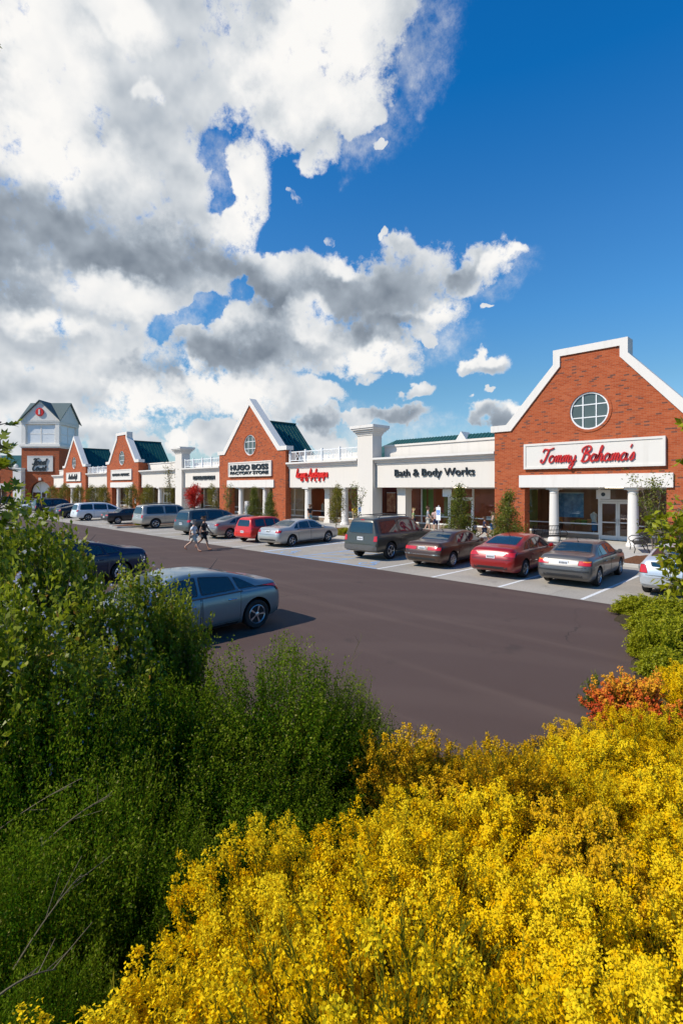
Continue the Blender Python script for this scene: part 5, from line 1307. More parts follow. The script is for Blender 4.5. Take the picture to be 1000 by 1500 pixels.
def flower_bush(fm, R=.42, H=.92, stems=120, twigs=5, flo=40, fsize=.012, bare=.15, pr=.016):
    """many near-parallel green stems, each ending in feathery plumes of small blossoms"""
    n = stems
    a = rng.uniform(0, 2*pi, n); r = np.sqrt(rng.uniform(0, 1, n))
    A = np.stack([r*R*.30*np.cos(a), r*R*.30*np.sin(a), np.zeros(n)], 1)
    hh = H*(1-.24*r**2)*rng.uniform(.80, 1.06, n)
    C = np.stack([r*R*np.cos(a), r*R*np.sin(a), hh], 1)+rng.normal(size=(n, 3))*[.03, .03, 0]
    B = A+(C-A)*.5+np.stack([-.3*r*R*np.cos(a), -.3*r*R*np.sin(a), np.full(n, .08)], 1)
    st = LB(); v, q, Pm = ribbons(A, B, C, .008, seg=6); st.add(v, q, rng.uniform(.2, .7, len(q)))
    k = n*twigs; idx = np.repeat(np.arange(n), twigs); t = (1-.48*rng.uniform(0, 1, k)**1.5)[:, None]
    P0 = A[idx]*(1-t)**2+2*B[idx]*t*(1-t)+C[idx]*t**2
    axis = unit(C[idx]-B[idx]); side = rand_dir(k)
    d = unit(axis*1.0+side*.60+[0, 0, .20])
    Lg = rng.uniform(.07, .17, k)[:, None]*(1.2-t*.45)
    P1 = P0+d*Lg
    v, q, tp = ribbons(P0, P0+d*Lg*.5+rng.normal(size=(k, 3))*.008, P1, .004, seg=2); st.add(v, q, rng.uniform(.4, 1.0, len(q)))
    m_ = k*14; ii = rng.integers(0, k, m_); tt = rng.uniform(0, .95, m_)[:, None]
    Pn = P0[ii]+(P1-P0)[ii]*tt
    v, q = leaves(Pn, unit(d[ii]*1.2+rand_dir(m_)*.5), rng.uniform(.018, .04, m_), .0038); st.add(v, q, rng.uniform(.3, 1.0, m_))
    m_ = n*40; ii = rng.integers(0, n, m_); tt = rng.uniform(.1, .95, m_)[:, None]
    Pn = A[ii]*(1-tt)**2+2*B[ii]*tt*(1-tt)+C[ii]*tt**2
    v, q = leaves(Pn, unit(axis[::twigs][ii]*1.2+rand_dir(m_)*.6), rng.uniform(.025, .055, m_), .005); st.add(v, q, rng.uniform(.1, .85, m_))
    fb = LB(); kk = np.nonzero((rng.uniform(0, 1, k) > bare) & (P1[:, 2] > H*.52))[0]
    cnt = (flo*rng.uniform(.5, 1.4, len(kk))).astype(int); ii = np.repeat(kk, cnt); m_ = len(ii)
    tt = rng.beta(1.5, 1.0, m_)[:, None]                       # 0 = lower end of the plume
    env = np.sin(np.pi*np.clip(.18+.80*tt, 0, 1))**.7*pr*1.5*(.7+.6*rng.uniform(0, 1, k)[ii][:, None])
    Pf = P0[ii]+(P1-P0)[ii]*(.38+.68*tt)+rand_dir(m_)*env*np.sqrt(rng.uniform(0, 1, m_))[:, None]
    base_t = rng.normal(0, .13, k)[ii]
    tint = .38+.52*np.clip(Pf[:, 2]/H, 0, 1.1)**3+base_t+rng.normal(0, .10, m_)  # lower blossoms darker: shade inside the bush put into their tint
    v, q = leaves(Pf, unit(rand_dir(m_)+[0, 0, .4]), rng.uniform(.7, 1.3, m_)*fsize, rng.uniform(.65, 1.0, m_)*fsize, .1, face=1.5); fb.add(v, q, tint)
    return st.mesh('stems', M['s_olive']), fb.mesh('blossoms', fm)

def broom_bush(mat, R=1.0, H=1.5, twigs=620, per=62, L=.026, Wd=.0085, speck=.03, stemmat='s_olive'):
    """dense rounded shrub of fine twigs and tiny leaves"""
    n = twigs; dd = rand_dir(n); dd[:, 2] = np.abs(dd[:, 2])*1.05-.12; dd = unit(dd)
    lump = 1+.14*np.sin(dd[:, 0]*7+1)*np.sin(dd[:, 1]*6+2)+.08*np.sin(dd[:, 2]*11+dd[:, 0]*9)
    tip = dd*np.array([R, R, H])*lump[:, None]*rng.uniform(.90, 1.03, n)[:, None]; tip[:, 2] = np.maximum(tip[:, 2]+.05, .06)
    base = tip*rng.uniform(.25, .5, n)[:, None]; base[:, 2] *= .8
    midp = (base+tip)/2+rng.normal(size=(n, 3))*.06*R-[0, 0, .05]
    st = LB(); v, q, _ = ribbons(base, midp, tip, .006, seg=4); st.add(v, q, .4)
    sb = n//5; v, q, _ = ribbons(np.zeros((sb, 3)), base[:sb]*.5+[0, 0, .1], base[:sb], .03, seg=4); st.add(v, q, .3)
    m_ = n*per; ii = rng.integers(0, n, m_); t = rng.uniform(0, 1, m_)**.75; t = t[:, None]
    Pl = base[ii]*(1-t)**2+2*midp[ii]*t*(1-t)+tip[ii]*t**2
    ax = unit(tip-midp)[ii]
    # side shoots spread the leaves around the twigs
    Pl = Pl+rand_dir(m_)*rng.uniform(.0, .10, m_)[:, None]*R**.5*(1-.55*t)
    d = unit(ax*.35+rand_dir(m_)*.9+[0, 0, .15])
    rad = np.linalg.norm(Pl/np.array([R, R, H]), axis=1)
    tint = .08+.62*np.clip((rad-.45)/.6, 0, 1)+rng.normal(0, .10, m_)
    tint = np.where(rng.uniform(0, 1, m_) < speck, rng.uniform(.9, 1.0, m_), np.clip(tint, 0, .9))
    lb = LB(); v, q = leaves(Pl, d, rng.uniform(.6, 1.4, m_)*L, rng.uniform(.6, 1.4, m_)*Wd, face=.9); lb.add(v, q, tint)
    return st.mesh('twigs', M[stemmat]), lb.mesh('leaves', mat)

def put_bush(name, label, cat, meshes, pos, sc, rz, group, names):
    root = thing(name, label, cat, pos, rz, group); root.scale = sc if isinstance(sc, tuple) else (sc,)*3
    for nm, me in zip(names, meshes): link(nm, me, root)
    return root
def bush_at(px, Z, ytop=None, H=1.0):
    p = ray_at(px, 900, Z); g = berm(p.x, p.y)
    if g < 0: g = 0.0
    s = 1.0
    if ytop is not None: s = (ray_at(px, ytop, Z).z-g)/H
    return (p.x, p.y, g-.02), s

# yellow flowers, in rows on the slope below the photographer
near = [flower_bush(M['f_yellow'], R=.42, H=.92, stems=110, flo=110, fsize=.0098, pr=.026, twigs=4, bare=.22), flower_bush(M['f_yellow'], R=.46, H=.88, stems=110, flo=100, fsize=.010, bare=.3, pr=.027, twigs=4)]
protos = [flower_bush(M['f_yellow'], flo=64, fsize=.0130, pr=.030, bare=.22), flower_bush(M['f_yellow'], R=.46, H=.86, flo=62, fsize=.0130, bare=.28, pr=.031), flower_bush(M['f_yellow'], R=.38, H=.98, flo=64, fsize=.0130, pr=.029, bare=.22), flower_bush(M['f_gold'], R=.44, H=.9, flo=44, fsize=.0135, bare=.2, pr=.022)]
GY = 'yellow flowering shrubs on the berm'
rows = [(1.05, 200), (1.45, 305), (1.9, 415), (2.4, 535), (2.95, 610), (3.55, 620), (4.1, 640), (4.6, 835), (5.1, 990), (5.6, 1010), (6.1, 1020)]
cells = []
for ri, (Z, xl) in enumerate(rows):
    step = .50*FPX/Z; x = xl+(.25*step if ri % 2 else 0); k = 0
    while x < 1000+.45*FPX/Z*.9:
        cells.append((ri, k, x, Z)); x += step; k += 1
cells.append((6, 50, 592, 4.0))
nm_rows = ['lowest', 'second-lowest', 'third', 'fourth', 'fifth', 'sixth', 'seventh', 'eighth', 'ninth', 'tenth', 'hindmost']
look = ['full bright plumes', 'broad bright plumes', 'tall slender plumes', 'thin golden plumes']
nrow = {}
for c_ in cells: nrow[c_[0]] = nrow.get(c_[0], 0)+1
for ri, k, x, Z in cells:
    xx = x+random.uniform(-.10, .10)*FPX/Z; zz = Z+random.uniform(-.14, .14)
    kind = random.choice([0, 0, 1, 1, 2, 2, 3]) if not (ri in (5, 6) and x < 760) else 3
    pos, _ = bush_at(xx, zz)
    s = random.uniform(.88, 1.02)
    where = 'at the left end' if k == 0 else ('at the right edge' if k == nrow[ri]-1 else '%s from the left' % ['first', 'second', 'third', 'fourth', 'fifth', 'sixth', 'seventh', 'eighth'][min(k, 7)])
    if k == 50: where = 'beside the dark green shrub'
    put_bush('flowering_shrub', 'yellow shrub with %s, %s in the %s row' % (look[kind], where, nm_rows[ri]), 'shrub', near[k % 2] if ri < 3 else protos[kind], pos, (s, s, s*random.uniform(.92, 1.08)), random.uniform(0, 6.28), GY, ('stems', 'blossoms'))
om = flower_bush(M['f_orange'], R=.24, H=.68, stems=80, flo=30, fsize=.016, pr=.02)
pos, s = bush_at(928, 5.35, 990, .72); put_bush('orange_flower_clump', 'round clump of orange-red flowers behind the yellow shrubs', 'flowers', om, pos, s, .4, None, ('stems', 'blossoms'))

# dense dark broom-like shrubs
bp = broom_bush(M['l_broom'], twigs=1500, per=70, L=.021, Wd=.012)
bp2 = broom_bush(M['l_broom'], R=1.0, H=1.5, twigs=1300, per=64, L=.023, Wd=.0125, speck=.015)
GB = 'dense dark green shrubs on the berm'
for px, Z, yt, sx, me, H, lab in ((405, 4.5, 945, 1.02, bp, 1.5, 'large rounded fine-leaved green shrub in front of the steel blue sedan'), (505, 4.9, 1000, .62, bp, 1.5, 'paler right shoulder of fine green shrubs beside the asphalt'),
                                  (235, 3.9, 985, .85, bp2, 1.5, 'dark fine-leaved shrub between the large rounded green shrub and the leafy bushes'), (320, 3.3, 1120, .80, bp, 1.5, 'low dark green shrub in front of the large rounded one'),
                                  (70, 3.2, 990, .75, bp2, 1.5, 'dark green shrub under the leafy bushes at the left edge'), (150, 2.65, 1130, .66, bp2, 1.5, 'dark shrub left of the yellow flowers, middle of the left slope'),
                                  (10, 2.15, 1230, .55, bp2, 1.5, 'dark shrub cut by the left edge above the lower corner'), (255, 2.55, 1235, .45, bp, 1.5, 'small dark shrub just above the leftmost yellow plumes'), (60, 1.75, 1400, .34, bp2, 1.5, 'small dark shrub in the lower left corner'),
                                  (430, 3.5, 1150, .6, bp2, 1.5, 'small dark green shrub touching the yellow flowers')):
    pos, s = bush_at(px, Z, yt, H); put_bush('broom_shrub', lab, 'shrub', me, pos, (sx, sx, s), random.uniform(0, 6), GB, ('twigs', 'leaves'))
# leafy shrubs at the left
lp = broom_bush(M['l_shrub'], R=.8, H=2.2, twigs=700, per=44, L=.060, Wd=.036, speck=.05, stemmat='bark')
GL_ = 'glossy leafy shrubs at the left'
def glint_flecks(n=260):  # pale flecks over the crown, painted glints of the glossy leaves
    d = rand_dir(n); d[:, 2] = np.abs(d[:, 2])*.8-.05; P_ = unit(d)*[.8, .8, 2.2]*rng.uniform(.9, 1.05, n)[:, None]; P_[:, 2] += .05
    lb = LB()
    for r_ in range(3):
        v, q = leaves(P_+rng.normal(size=(n, 3))*.012, rand_dir(n), .030, .022); lb.add(v, q, rng.uniform(0, 1, n))
    return lb.mesh('blossoms', M['f_glint'])
glint_mesh = glint_flecks()
for px, Z, yt, sx, fl, lab in ((205, 5.8, 822, .58, 1, 'glossy leafy shrub hiding the front of the steel blue sedan'), (35, 4.7, 722, .72, 0, 'tallest leafy shrub at the left edge, reaching the shop line'), (90, 5.1, 770, .58, 0, 'second-tallest leafy shrub, right of the tallest at the left edge'), (145, 4.6, 850, .60, 1, 'leafy shrub with pale flecks in front of the tallest one'),
                               (10, 3.5, 850, .62, 1, 'leafy shrub with pale flecks cut by the left edge'), (258, 5.3, 850, .42, 0, 'smaller leafy shrub beside the rear door of the steel blue sedan'), (110, 3.9, 930, .62, 1, 'low leafy shrub above the dark broom shrubs')):
    pos, s = bush_at(px, Z, yt, 2.2); put_bush('leafy_shrub', lab, 'shrub', lp+((glint_mesh,) if fl else ()), pos, (sx/.8, sx/.8, s), random.uniform(0, 6), GL_, ('twigs', 'leaves', 'blossoms'))  # the last part holds the painted glints, not flowers
# yellow-green planting on the right island
yg = broom_bush(M['l_yellowgreen'], R=1.0, H=1.0, twigs=420, per=44, L=.085, Wd=.045, speck=.05)
GI = 'yellow-green shrubs on the right island'
for px, Z, yt, sx, lab in ((938, 12.6, 872, .62, 'hindmost yellow-green shrub at the corner of the right island'), (985, 12.4, 876, .70, 'yellow-green shrub at the right edge below the white car'), (965, 10.9, 890, .62, 'yellow-green shrub in the middle of the right island'),
                           (955, 9.4, 912, .42, 'yellow-green shrub beside the asphalt curve'), (1000, 9.6, 906, .60, 'yellow-green shrub at the right edge behind the yellow flowers'), (972, 8.4, 950, .42, 'frontmost yellow-green shrub above the orange flowers')):
    pos, s = bush_at(px, Z, yt, 1.0); put_bush('low_shrub', lab, 'shrub', yg, pos, (sx, sx, max(s, .35)), random.uniform(0, 6), GI, ('twigs', 'leaves'))
wd = broom_bush(M['l_tree'], R=1.0, H=1.0, twigs=60, per=22, L=.16, Wd=.05, speck=.0)
pos, s = bush_at(868, 7.3, 998, 1.0); pos = (pos[0], pos[1], 0.0); put_bush('roadside_weed', 'small sparse green weed on the asphalt beside the orange flowers', 'plant', wd, pos, (.20, .20, .46), 1.0, None, ('twigs', 'leaves'))
# tall dry stalks rising out of the broom shrubs
def stalk(label, a, c_, bend=.1):
    a, c_ = Vector(a), Vector(c_); b = MB(); mid = (a+c_)/2+Vector((0, 0, bend))
    b.tube([a*(1-t)**2+mid*2*t*(1-t)+c_*t*t for t in np.linspace(0, 1, 9)], [.0042*(1-.6*t) for t in np.linspace(0, 1, 9)], 5)
    for t in (.45, .6, .72, .84, .95):
        p = a*(1-t)**2+mid*2*t*(1-t)+c_*t*t; q = p+(c_-a).normalized()*.10+Vector(rand_dir(1)[0])*.08; b.tube([p, q], [.002, .001], 4)
    tag(b.build('bare_stalk', M['twig']), label, 'stalk', 'bare stalks in the dark shrubs')
for (x0, y0, Z0, x1, y1, Z1, lab) in ((-20, 1230, 2.9, 120, 1140, 2.55, 'long bare stalk crossing the dark shrubs at the left edge, uppermost'), (20, 1420, 1.9, 120, 1280, 2.1, 'bare stalk slanting up out of the lower left shrub'),
                                      (-15, 1470, 1.5, 82, 1420, 1.62, 'pale bare stalk low in the left corner'), (60, 1240, 2.5, 160, 1165, 2.45, 'bare stalk slanting up through the middle left dark shrub'), (500, 1010, 4.4, 530, 930, 4.4, 'thin upright stalk standing above the large rounded shrub')):
    stalk(lab, ray_at(x0, y0, Z0), ray_at(x1, y1, Z1), .04)

# trees ------------------------------------------------------------
def tree_mesh(H, crown, n_limb, n_leaf, L, mat, trunk_r=.05, clump=.16, stems=1, tint0=.5, lobed=False):
    """crown(u) -> (z fraction, radius); trunk with limbs that carry leaf clumps"""
    b = MB(); tips = []
    lean = [(random.uniform(-.06, .06)*H, random.uniform(-.06, .06)*H) for _ in range(stems)]
    for s in range(stems):
        a = 2*pi*s/stems+random.uniform(-.4, .4); sp = 0 if stems == 1 else H*.13
        top = Vector((lean[s][0]+sp*cos(a), lean[s][1]+sp*sin(a), H*.93)); mid = Vector((top.x*.35, top.y*.35, H*.45))
        pts = [mid*2*t*(1-t)+top*t*t for t in np.linspace(0, 1, 8)]
        b.tube(pts, [trunk_r*(1-.82*t) for t in np.linspace(0, 1, 8)], 7)
        for k in range(n_limb//stems):
            zf, r = crown(random.random()); z = zf*H
            t = max(.18, min(.95, z/H-.10)); p0 = mid*2*t*(1-t)+top*t*t
            ang_ = random.uniform(0, 2*pi); rr = r*sqrt(random.uniform(.12, 1))
            p1 = Vector((p0.x*.6+rr*cos(ang_), p0.y*.6+rr*sin(ang_), z+random.uniform(-.03, .05)*H))
            pm = (p0+p1)/2+Vector((0, 0, -.04*H*.3))
            b.tube([p0, pm, p1], [trunk_r*.28, trunk_r*.18, trunk_r*.07], 4, caps=False); tips.append(p1); tips.append((pm+p1)/2)
    tips = np.array([t[:] for t in tips]); ii = rng.integers(0, len(tips), n_leaf)
    ct = rng.normal(0, .16, len(tips))
    off = rng.normal(size=(n_leaf, 3))*clump
    P_ = tips[ii]+off; d = unit(rand_dir(n_leaf)+[0, 0, -.15])
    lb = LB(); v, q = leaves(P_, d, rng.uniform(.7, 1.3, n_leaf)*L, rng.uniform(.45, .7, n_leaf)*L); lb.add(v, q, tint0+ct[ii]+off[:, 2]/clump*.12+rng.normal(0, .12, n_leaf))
    tr = b.build('trunk', M['bark'], smooth=True); tme = tr.data; bpy.data.objects.remove(tr)
    return tme, lb.mesh('crown', mat)
def cone(u): z = .10+.90*u; return z, .30*(1-u)**.75*1.0+.03
def mk_cone(H, r): return lambda u: (.10+.86*u**1.25, r*(1-u**1.25)**.8+.04)
def mk_round(H, z0, r): return lambda u: (z0+(1-z0)*u, r*sqrt(max(.05, 1-(2*u-.9)**2)))
def mk_vase(H, z0, r): return lambda u: (z0+(1-z0)*u, r*(.35+.65*u))
def plant_tree(label, x, y, me, z=WALK+.02, group=None, rz=None, sc=1.0, name='street_tree', cat='tree'):
    return put_bush(name, label, cat, me, (x, y, z), sc, random.uniform(0, 6) if rz is None else rz, group, ('trunk', 'crown'))
random.seed(21)
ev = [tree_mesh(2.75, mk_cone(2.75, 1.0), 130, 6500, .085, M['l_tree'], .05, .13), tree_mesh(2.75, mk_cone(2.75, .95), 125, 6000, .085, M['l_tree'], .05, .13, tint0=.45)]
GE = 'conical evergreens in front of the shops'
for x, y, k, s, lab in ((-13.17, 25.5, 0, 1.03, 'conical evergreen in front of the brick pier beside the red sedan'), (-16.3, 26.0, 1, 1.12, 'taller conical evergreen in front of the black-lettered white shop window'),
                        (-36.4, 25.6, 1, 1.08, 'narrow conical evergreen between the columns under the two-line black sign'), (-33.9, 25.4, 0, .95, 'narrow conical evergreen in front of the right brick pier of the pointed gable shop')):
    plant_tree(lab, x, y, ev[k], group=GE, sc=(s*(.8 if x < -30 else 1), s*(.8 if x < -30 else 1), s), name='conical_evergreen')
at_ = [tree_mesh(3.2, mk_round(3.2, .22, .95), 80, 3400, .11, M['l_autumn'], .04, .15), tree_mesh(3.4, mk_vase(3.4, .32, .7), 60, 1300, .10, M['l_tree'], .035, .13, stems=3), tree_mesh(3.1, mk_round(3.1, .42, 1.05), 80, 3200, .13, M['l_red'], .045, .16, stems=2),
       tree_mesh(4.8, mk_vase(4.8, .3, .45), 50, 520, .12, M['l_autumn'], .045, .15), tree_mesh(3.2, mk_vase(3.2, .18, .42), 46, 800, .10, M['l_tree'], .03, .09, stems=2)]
GT = 'young trees in the beds before the shops'
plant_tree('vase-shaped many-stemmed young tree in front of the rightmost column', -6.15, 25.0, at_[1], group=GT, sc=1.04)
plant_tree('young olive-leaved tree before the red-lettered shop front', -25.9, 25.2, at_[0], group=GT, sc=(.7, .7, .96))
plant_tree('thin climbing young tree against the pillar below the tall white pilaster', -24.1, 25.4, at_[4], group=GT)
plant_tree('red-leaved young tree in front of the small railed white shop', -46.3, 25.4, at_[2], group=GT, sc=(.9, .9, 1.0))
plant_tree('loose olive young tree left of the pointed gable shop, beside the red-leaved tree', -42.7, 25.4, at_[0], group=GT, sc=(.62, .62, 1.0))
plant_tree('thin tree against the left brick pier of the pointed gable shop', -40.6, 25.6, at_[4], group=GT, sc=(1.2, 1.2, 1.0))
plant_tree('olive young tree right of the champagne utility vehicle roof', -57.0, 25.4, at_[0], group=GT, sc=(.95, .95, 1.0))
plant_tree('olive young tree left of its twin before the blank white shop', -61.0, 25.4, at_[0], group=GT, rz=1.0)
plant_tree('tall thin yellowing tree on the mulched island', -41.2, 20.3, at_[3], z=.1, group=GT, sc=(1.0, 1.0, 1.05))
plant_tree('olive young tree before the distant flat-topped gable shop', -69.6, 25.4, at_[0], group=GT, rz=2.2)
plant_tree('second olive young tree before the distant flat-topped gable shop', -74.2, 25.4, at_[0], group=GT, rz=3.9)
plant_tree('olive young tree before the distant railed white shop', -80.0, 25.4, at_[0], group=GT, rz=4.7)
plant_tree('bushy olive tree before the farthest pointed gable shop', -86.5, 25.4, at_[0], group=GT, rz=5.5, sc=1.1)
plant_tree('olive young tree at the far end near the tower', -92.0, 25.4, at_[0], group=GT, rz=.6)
# low bedding plants
lowp = broom_bush(M['l_yellowgreen'], R=1.0, H=1.0, twigs=120, per=24, L=.16, Wd=.06, speck=.1)
lowr = broom_bush(M['l_autumn'], R=1.0, H=1.0, twigs=120, per=24, L=.16, Wd=.06, speck=.3)
for x, y, s, me, lab in ((-22.9, 23.0, .55, lowp, 'low yellow-green plant at the bed corner right of the pale silver sedan'), (-5.3, 23.6, .42, lowr, 'low pinkish plant in the mulch right of the bench'), (-4.5, 23.8, .36, lowr, 'smaller pinkish plant at the edge of the mulch bed'),
                         (-40.8, 17.6, .45, lowp, 'low yellow plant on the mulched island'), (-13.9, 23.2, .34, lowr, 'low russet plant in the bed behind the red sedan'), (-17.0, 23.2, .34, lowp, 'low green plant in the bed behind the dark utility vehicle')):
    put_bush('bedding_plant', lab, 'plant', me, (x, y, .10 if y < 20 else WALK), (s, s, s*.9), random.uniform(0, 6), 'low plants in the mulch beds', ('twigs', 'leaves'))

# young tree that reaches in from the right, and an oak sapling at the left edge
def branch_tree(name, label, px, Z, H, branches, L, mat, lobed):
    p = ray_at(px, 900, Z); g = max(0, berm(p.x, p.y)); root = thing(name, label, 'tree', (p.x, p.y, g-.03))
    b = MB(); b.tube([(0, 0, 0), (.03, .02, H*.35), (-.02, .03, H*.7), (.02, 0, H)], [.045, .036, .024, .008], 8)
    Pl = []; Dl = []; Tl = []
    for (bx, by, bz, n, sp) in branches:
        tgt = ray_at(bx, by, bz)-Vector((p.x, p.y, g-.03)); z0 = max(.2*H, min(.96*H, tgt.z-.35)); p0 = Vector((0, .01, z0)); mid = (p0+tgt)/2+Vector((0, 0, .10))
        pts = [p0*(1-t)**2+mid*2*t*(1-t)+tgt*t*t for t in np.linspace(0, 1, 7)]; b.tube(pts, [.016*(1-.75*t) for t in np.linspace(0, 1, 7)], 5)
        for k in range(int(n*(1 if lobed else 1.6))):
            t = random.uniform(.45, 1.0); q = p0*(1-t)**2+mid*2*t*(1-t)+tgt*t*t
            tw = q+Vector(rand_dir(1)[0])*random.uniform(.3, 1)*sp
            b.tube([q, (q+tw)/2+Vector((0, 0, .01)), tw], [.004, .003, .0015], 3, caps=False)
            for j in range(4):
                f = random.uniform(.4, 1.05); Pl.append((q*(1-f)+tw*f)[:]); Dl.append(((tw-q).normalized()*.8+Vector(rand_dir(1)[0])*.9+Vector((0, 0, -.2)))[:]); Tl.append(random.gauss(.55, .2))
    b.build('trunk', M['bark'], root, smooth=True)
    P_ = np.array(Pl); d = unit(np.array(Dl)); n = len(P_)
    lb = LB()
    if lobed:
        # lobed leaves: a blade with three pairs of side lobes
        for fwd, ang_, ln, wd_ in ((0, 0, 1.0, .34), (.18, .9, .52, .26), (.18, -.9, .52, .26), (.45, .75, .5, .24), (.45, -.75, .5, .24)):
            s = unit(np.cross(d, [0.2, .3, 1.0])); dd = unit(d*cos(ang_)+s*sin(ang_))
            nrm = np.cross(d, s); side = np.cross(nrm, dd); Ls = L*ln*np.ones((n, 1)); A = P_+d*L*fwd
            v = np.empty((n, 4, 3)); v[:, 0] = A; v[:, 2] = A+dd*Ls; v[:, 1] = A+dd*Ls*.5+side*L*wd_*.5+nrm*.002; v[:, 3] = A+dd*Ls*.5-side*L*wd_*.5+nrm*.002
            lb.add(v.reshape(-1, 3), np.arange(n*4).reshape(n, 4), np.array(Tl))
    else:
        v, q = leaves(P_, d, rng.uniform(.8, 1.25, n)*L, rng.uniform(.45, .6, n)*L); lb.add(v, q, np.array(Tl))
    link('leaves', lb.mesh('leaves', mat), root)
branch_tree('young_tree', 'young leafy tree reaching in at the right edge in front of the white car', 1062, 7.2, 3.9,
            [(968, 780, 7.0, 34, .30), (985, 815, 7.1, 36, .30), (955, 760, 7.3, 12, .2), (990, 745, 7.2, 20, .28), (1000, 660, 7.2, 9, .2), (1002, 620, 7.2, 5, .14), (975, 850, 7.0, 26, .28), (1010, 800, 7.2, 30, .3), (998, 862, 7.1, 22, .22)], .115, M['l_yellowgreen'], False)
branch_tree('oak_sapling', 'oak sapling at the left edge with lobed leaves reaching into the picture', -75, 2.9, 5.2,
            [(2, 618, 2.8, 4, .10), (4, 655, 2.8, 5, .10), (-2, 690, 2.8, 8, .12), (-4, 490, 2.8, 3, .06), (-5, 38, 2.9, 4, .06), (12, 735, 2.9, 10, .15), (-6, 570, 2.8, 3, .08)], .085, M['l_shrub'], True)
# ------------------------------------------------------------------ people
SKIN = [simple('skin_light', (.56, .33, .23), .55, var=.08), simple('skin_tan', (.40, .21, .13), .55, var=.08)]
CL = {k: simple('cloth_'+k, c, .85, var=.15, vscale=12) for k, c in dict(white=(.75, .75, .74), black=(.018, .018, .022), khaki=(.42, .34, .24), navy=(.03, .04, .09), yellow=(.70, .48, .04), green=(.30, .40, .16), pink=(.60, .40, .36), blue=(.08, .22, .50), teal=(.12, .28, .33), grey=(.30, .32, .35), stone=(.60, .56, .48)).items()}
HAIR = {k: simple('hair_'+k, c, .7, var=.2, vscale=20) for k, c in dict(grey=(.38, .35, .31), dark=(.03, .02, .015), brown=(.12, .06, .03), blond=(.42, .28, .12)).items()}
M['eye'] = simple('eye_dark', (.02, .015, .012), .3); M['lip'] = simple('lips', (.40, .14, .11), .5); M['shoe'] = simple('shoe_leather', (.30, .10, .05), .6)
def skin_mesh(name, nodes, edges, mat, root=0, sub=1):
    me = bpy.data.meshes.new(name); me.from_pydata([n[0] for n in nodes], edges, [])
    o = bpy.data.objects.new(name, me); col.objects.link(o)
    bm = bmesh.new(); bm.from_mesh(me); ly = bm.verts.layers.skin.verify(); bm.verts.ensure_lookup_table()
    for v, n in zip(bm.verts, nodes):
        r = n[1] if isinstance(n[1], tuple) else (n[1], n[1]); v[ly].radius = r; v[ly].use_root = v.index == root
    bm.to_mesh(me); bm.free()
    md = o.modifiers.new('s', 'SKIN'); md.use_smooth_shade = True; md.branch_smoothing = .3
    m2 = o.modifiers.new('u', 'SUBSURF'); m2.levels = sub; m2.render_levels = sub
    out = bpy.data.meshes.new_from_object(o.evaluated_get(bpy.context.evaluated_depsgraph_get())); out.name = name
    bpy.data.objects.remove(o); bpy.data.meshes.remove(me)
    out.materials.clear(); out.materials.append(mat)
    out.polygons.foreach_set('use_smooth', np.ones(len(out.polygons), dtype=bool))
    return out
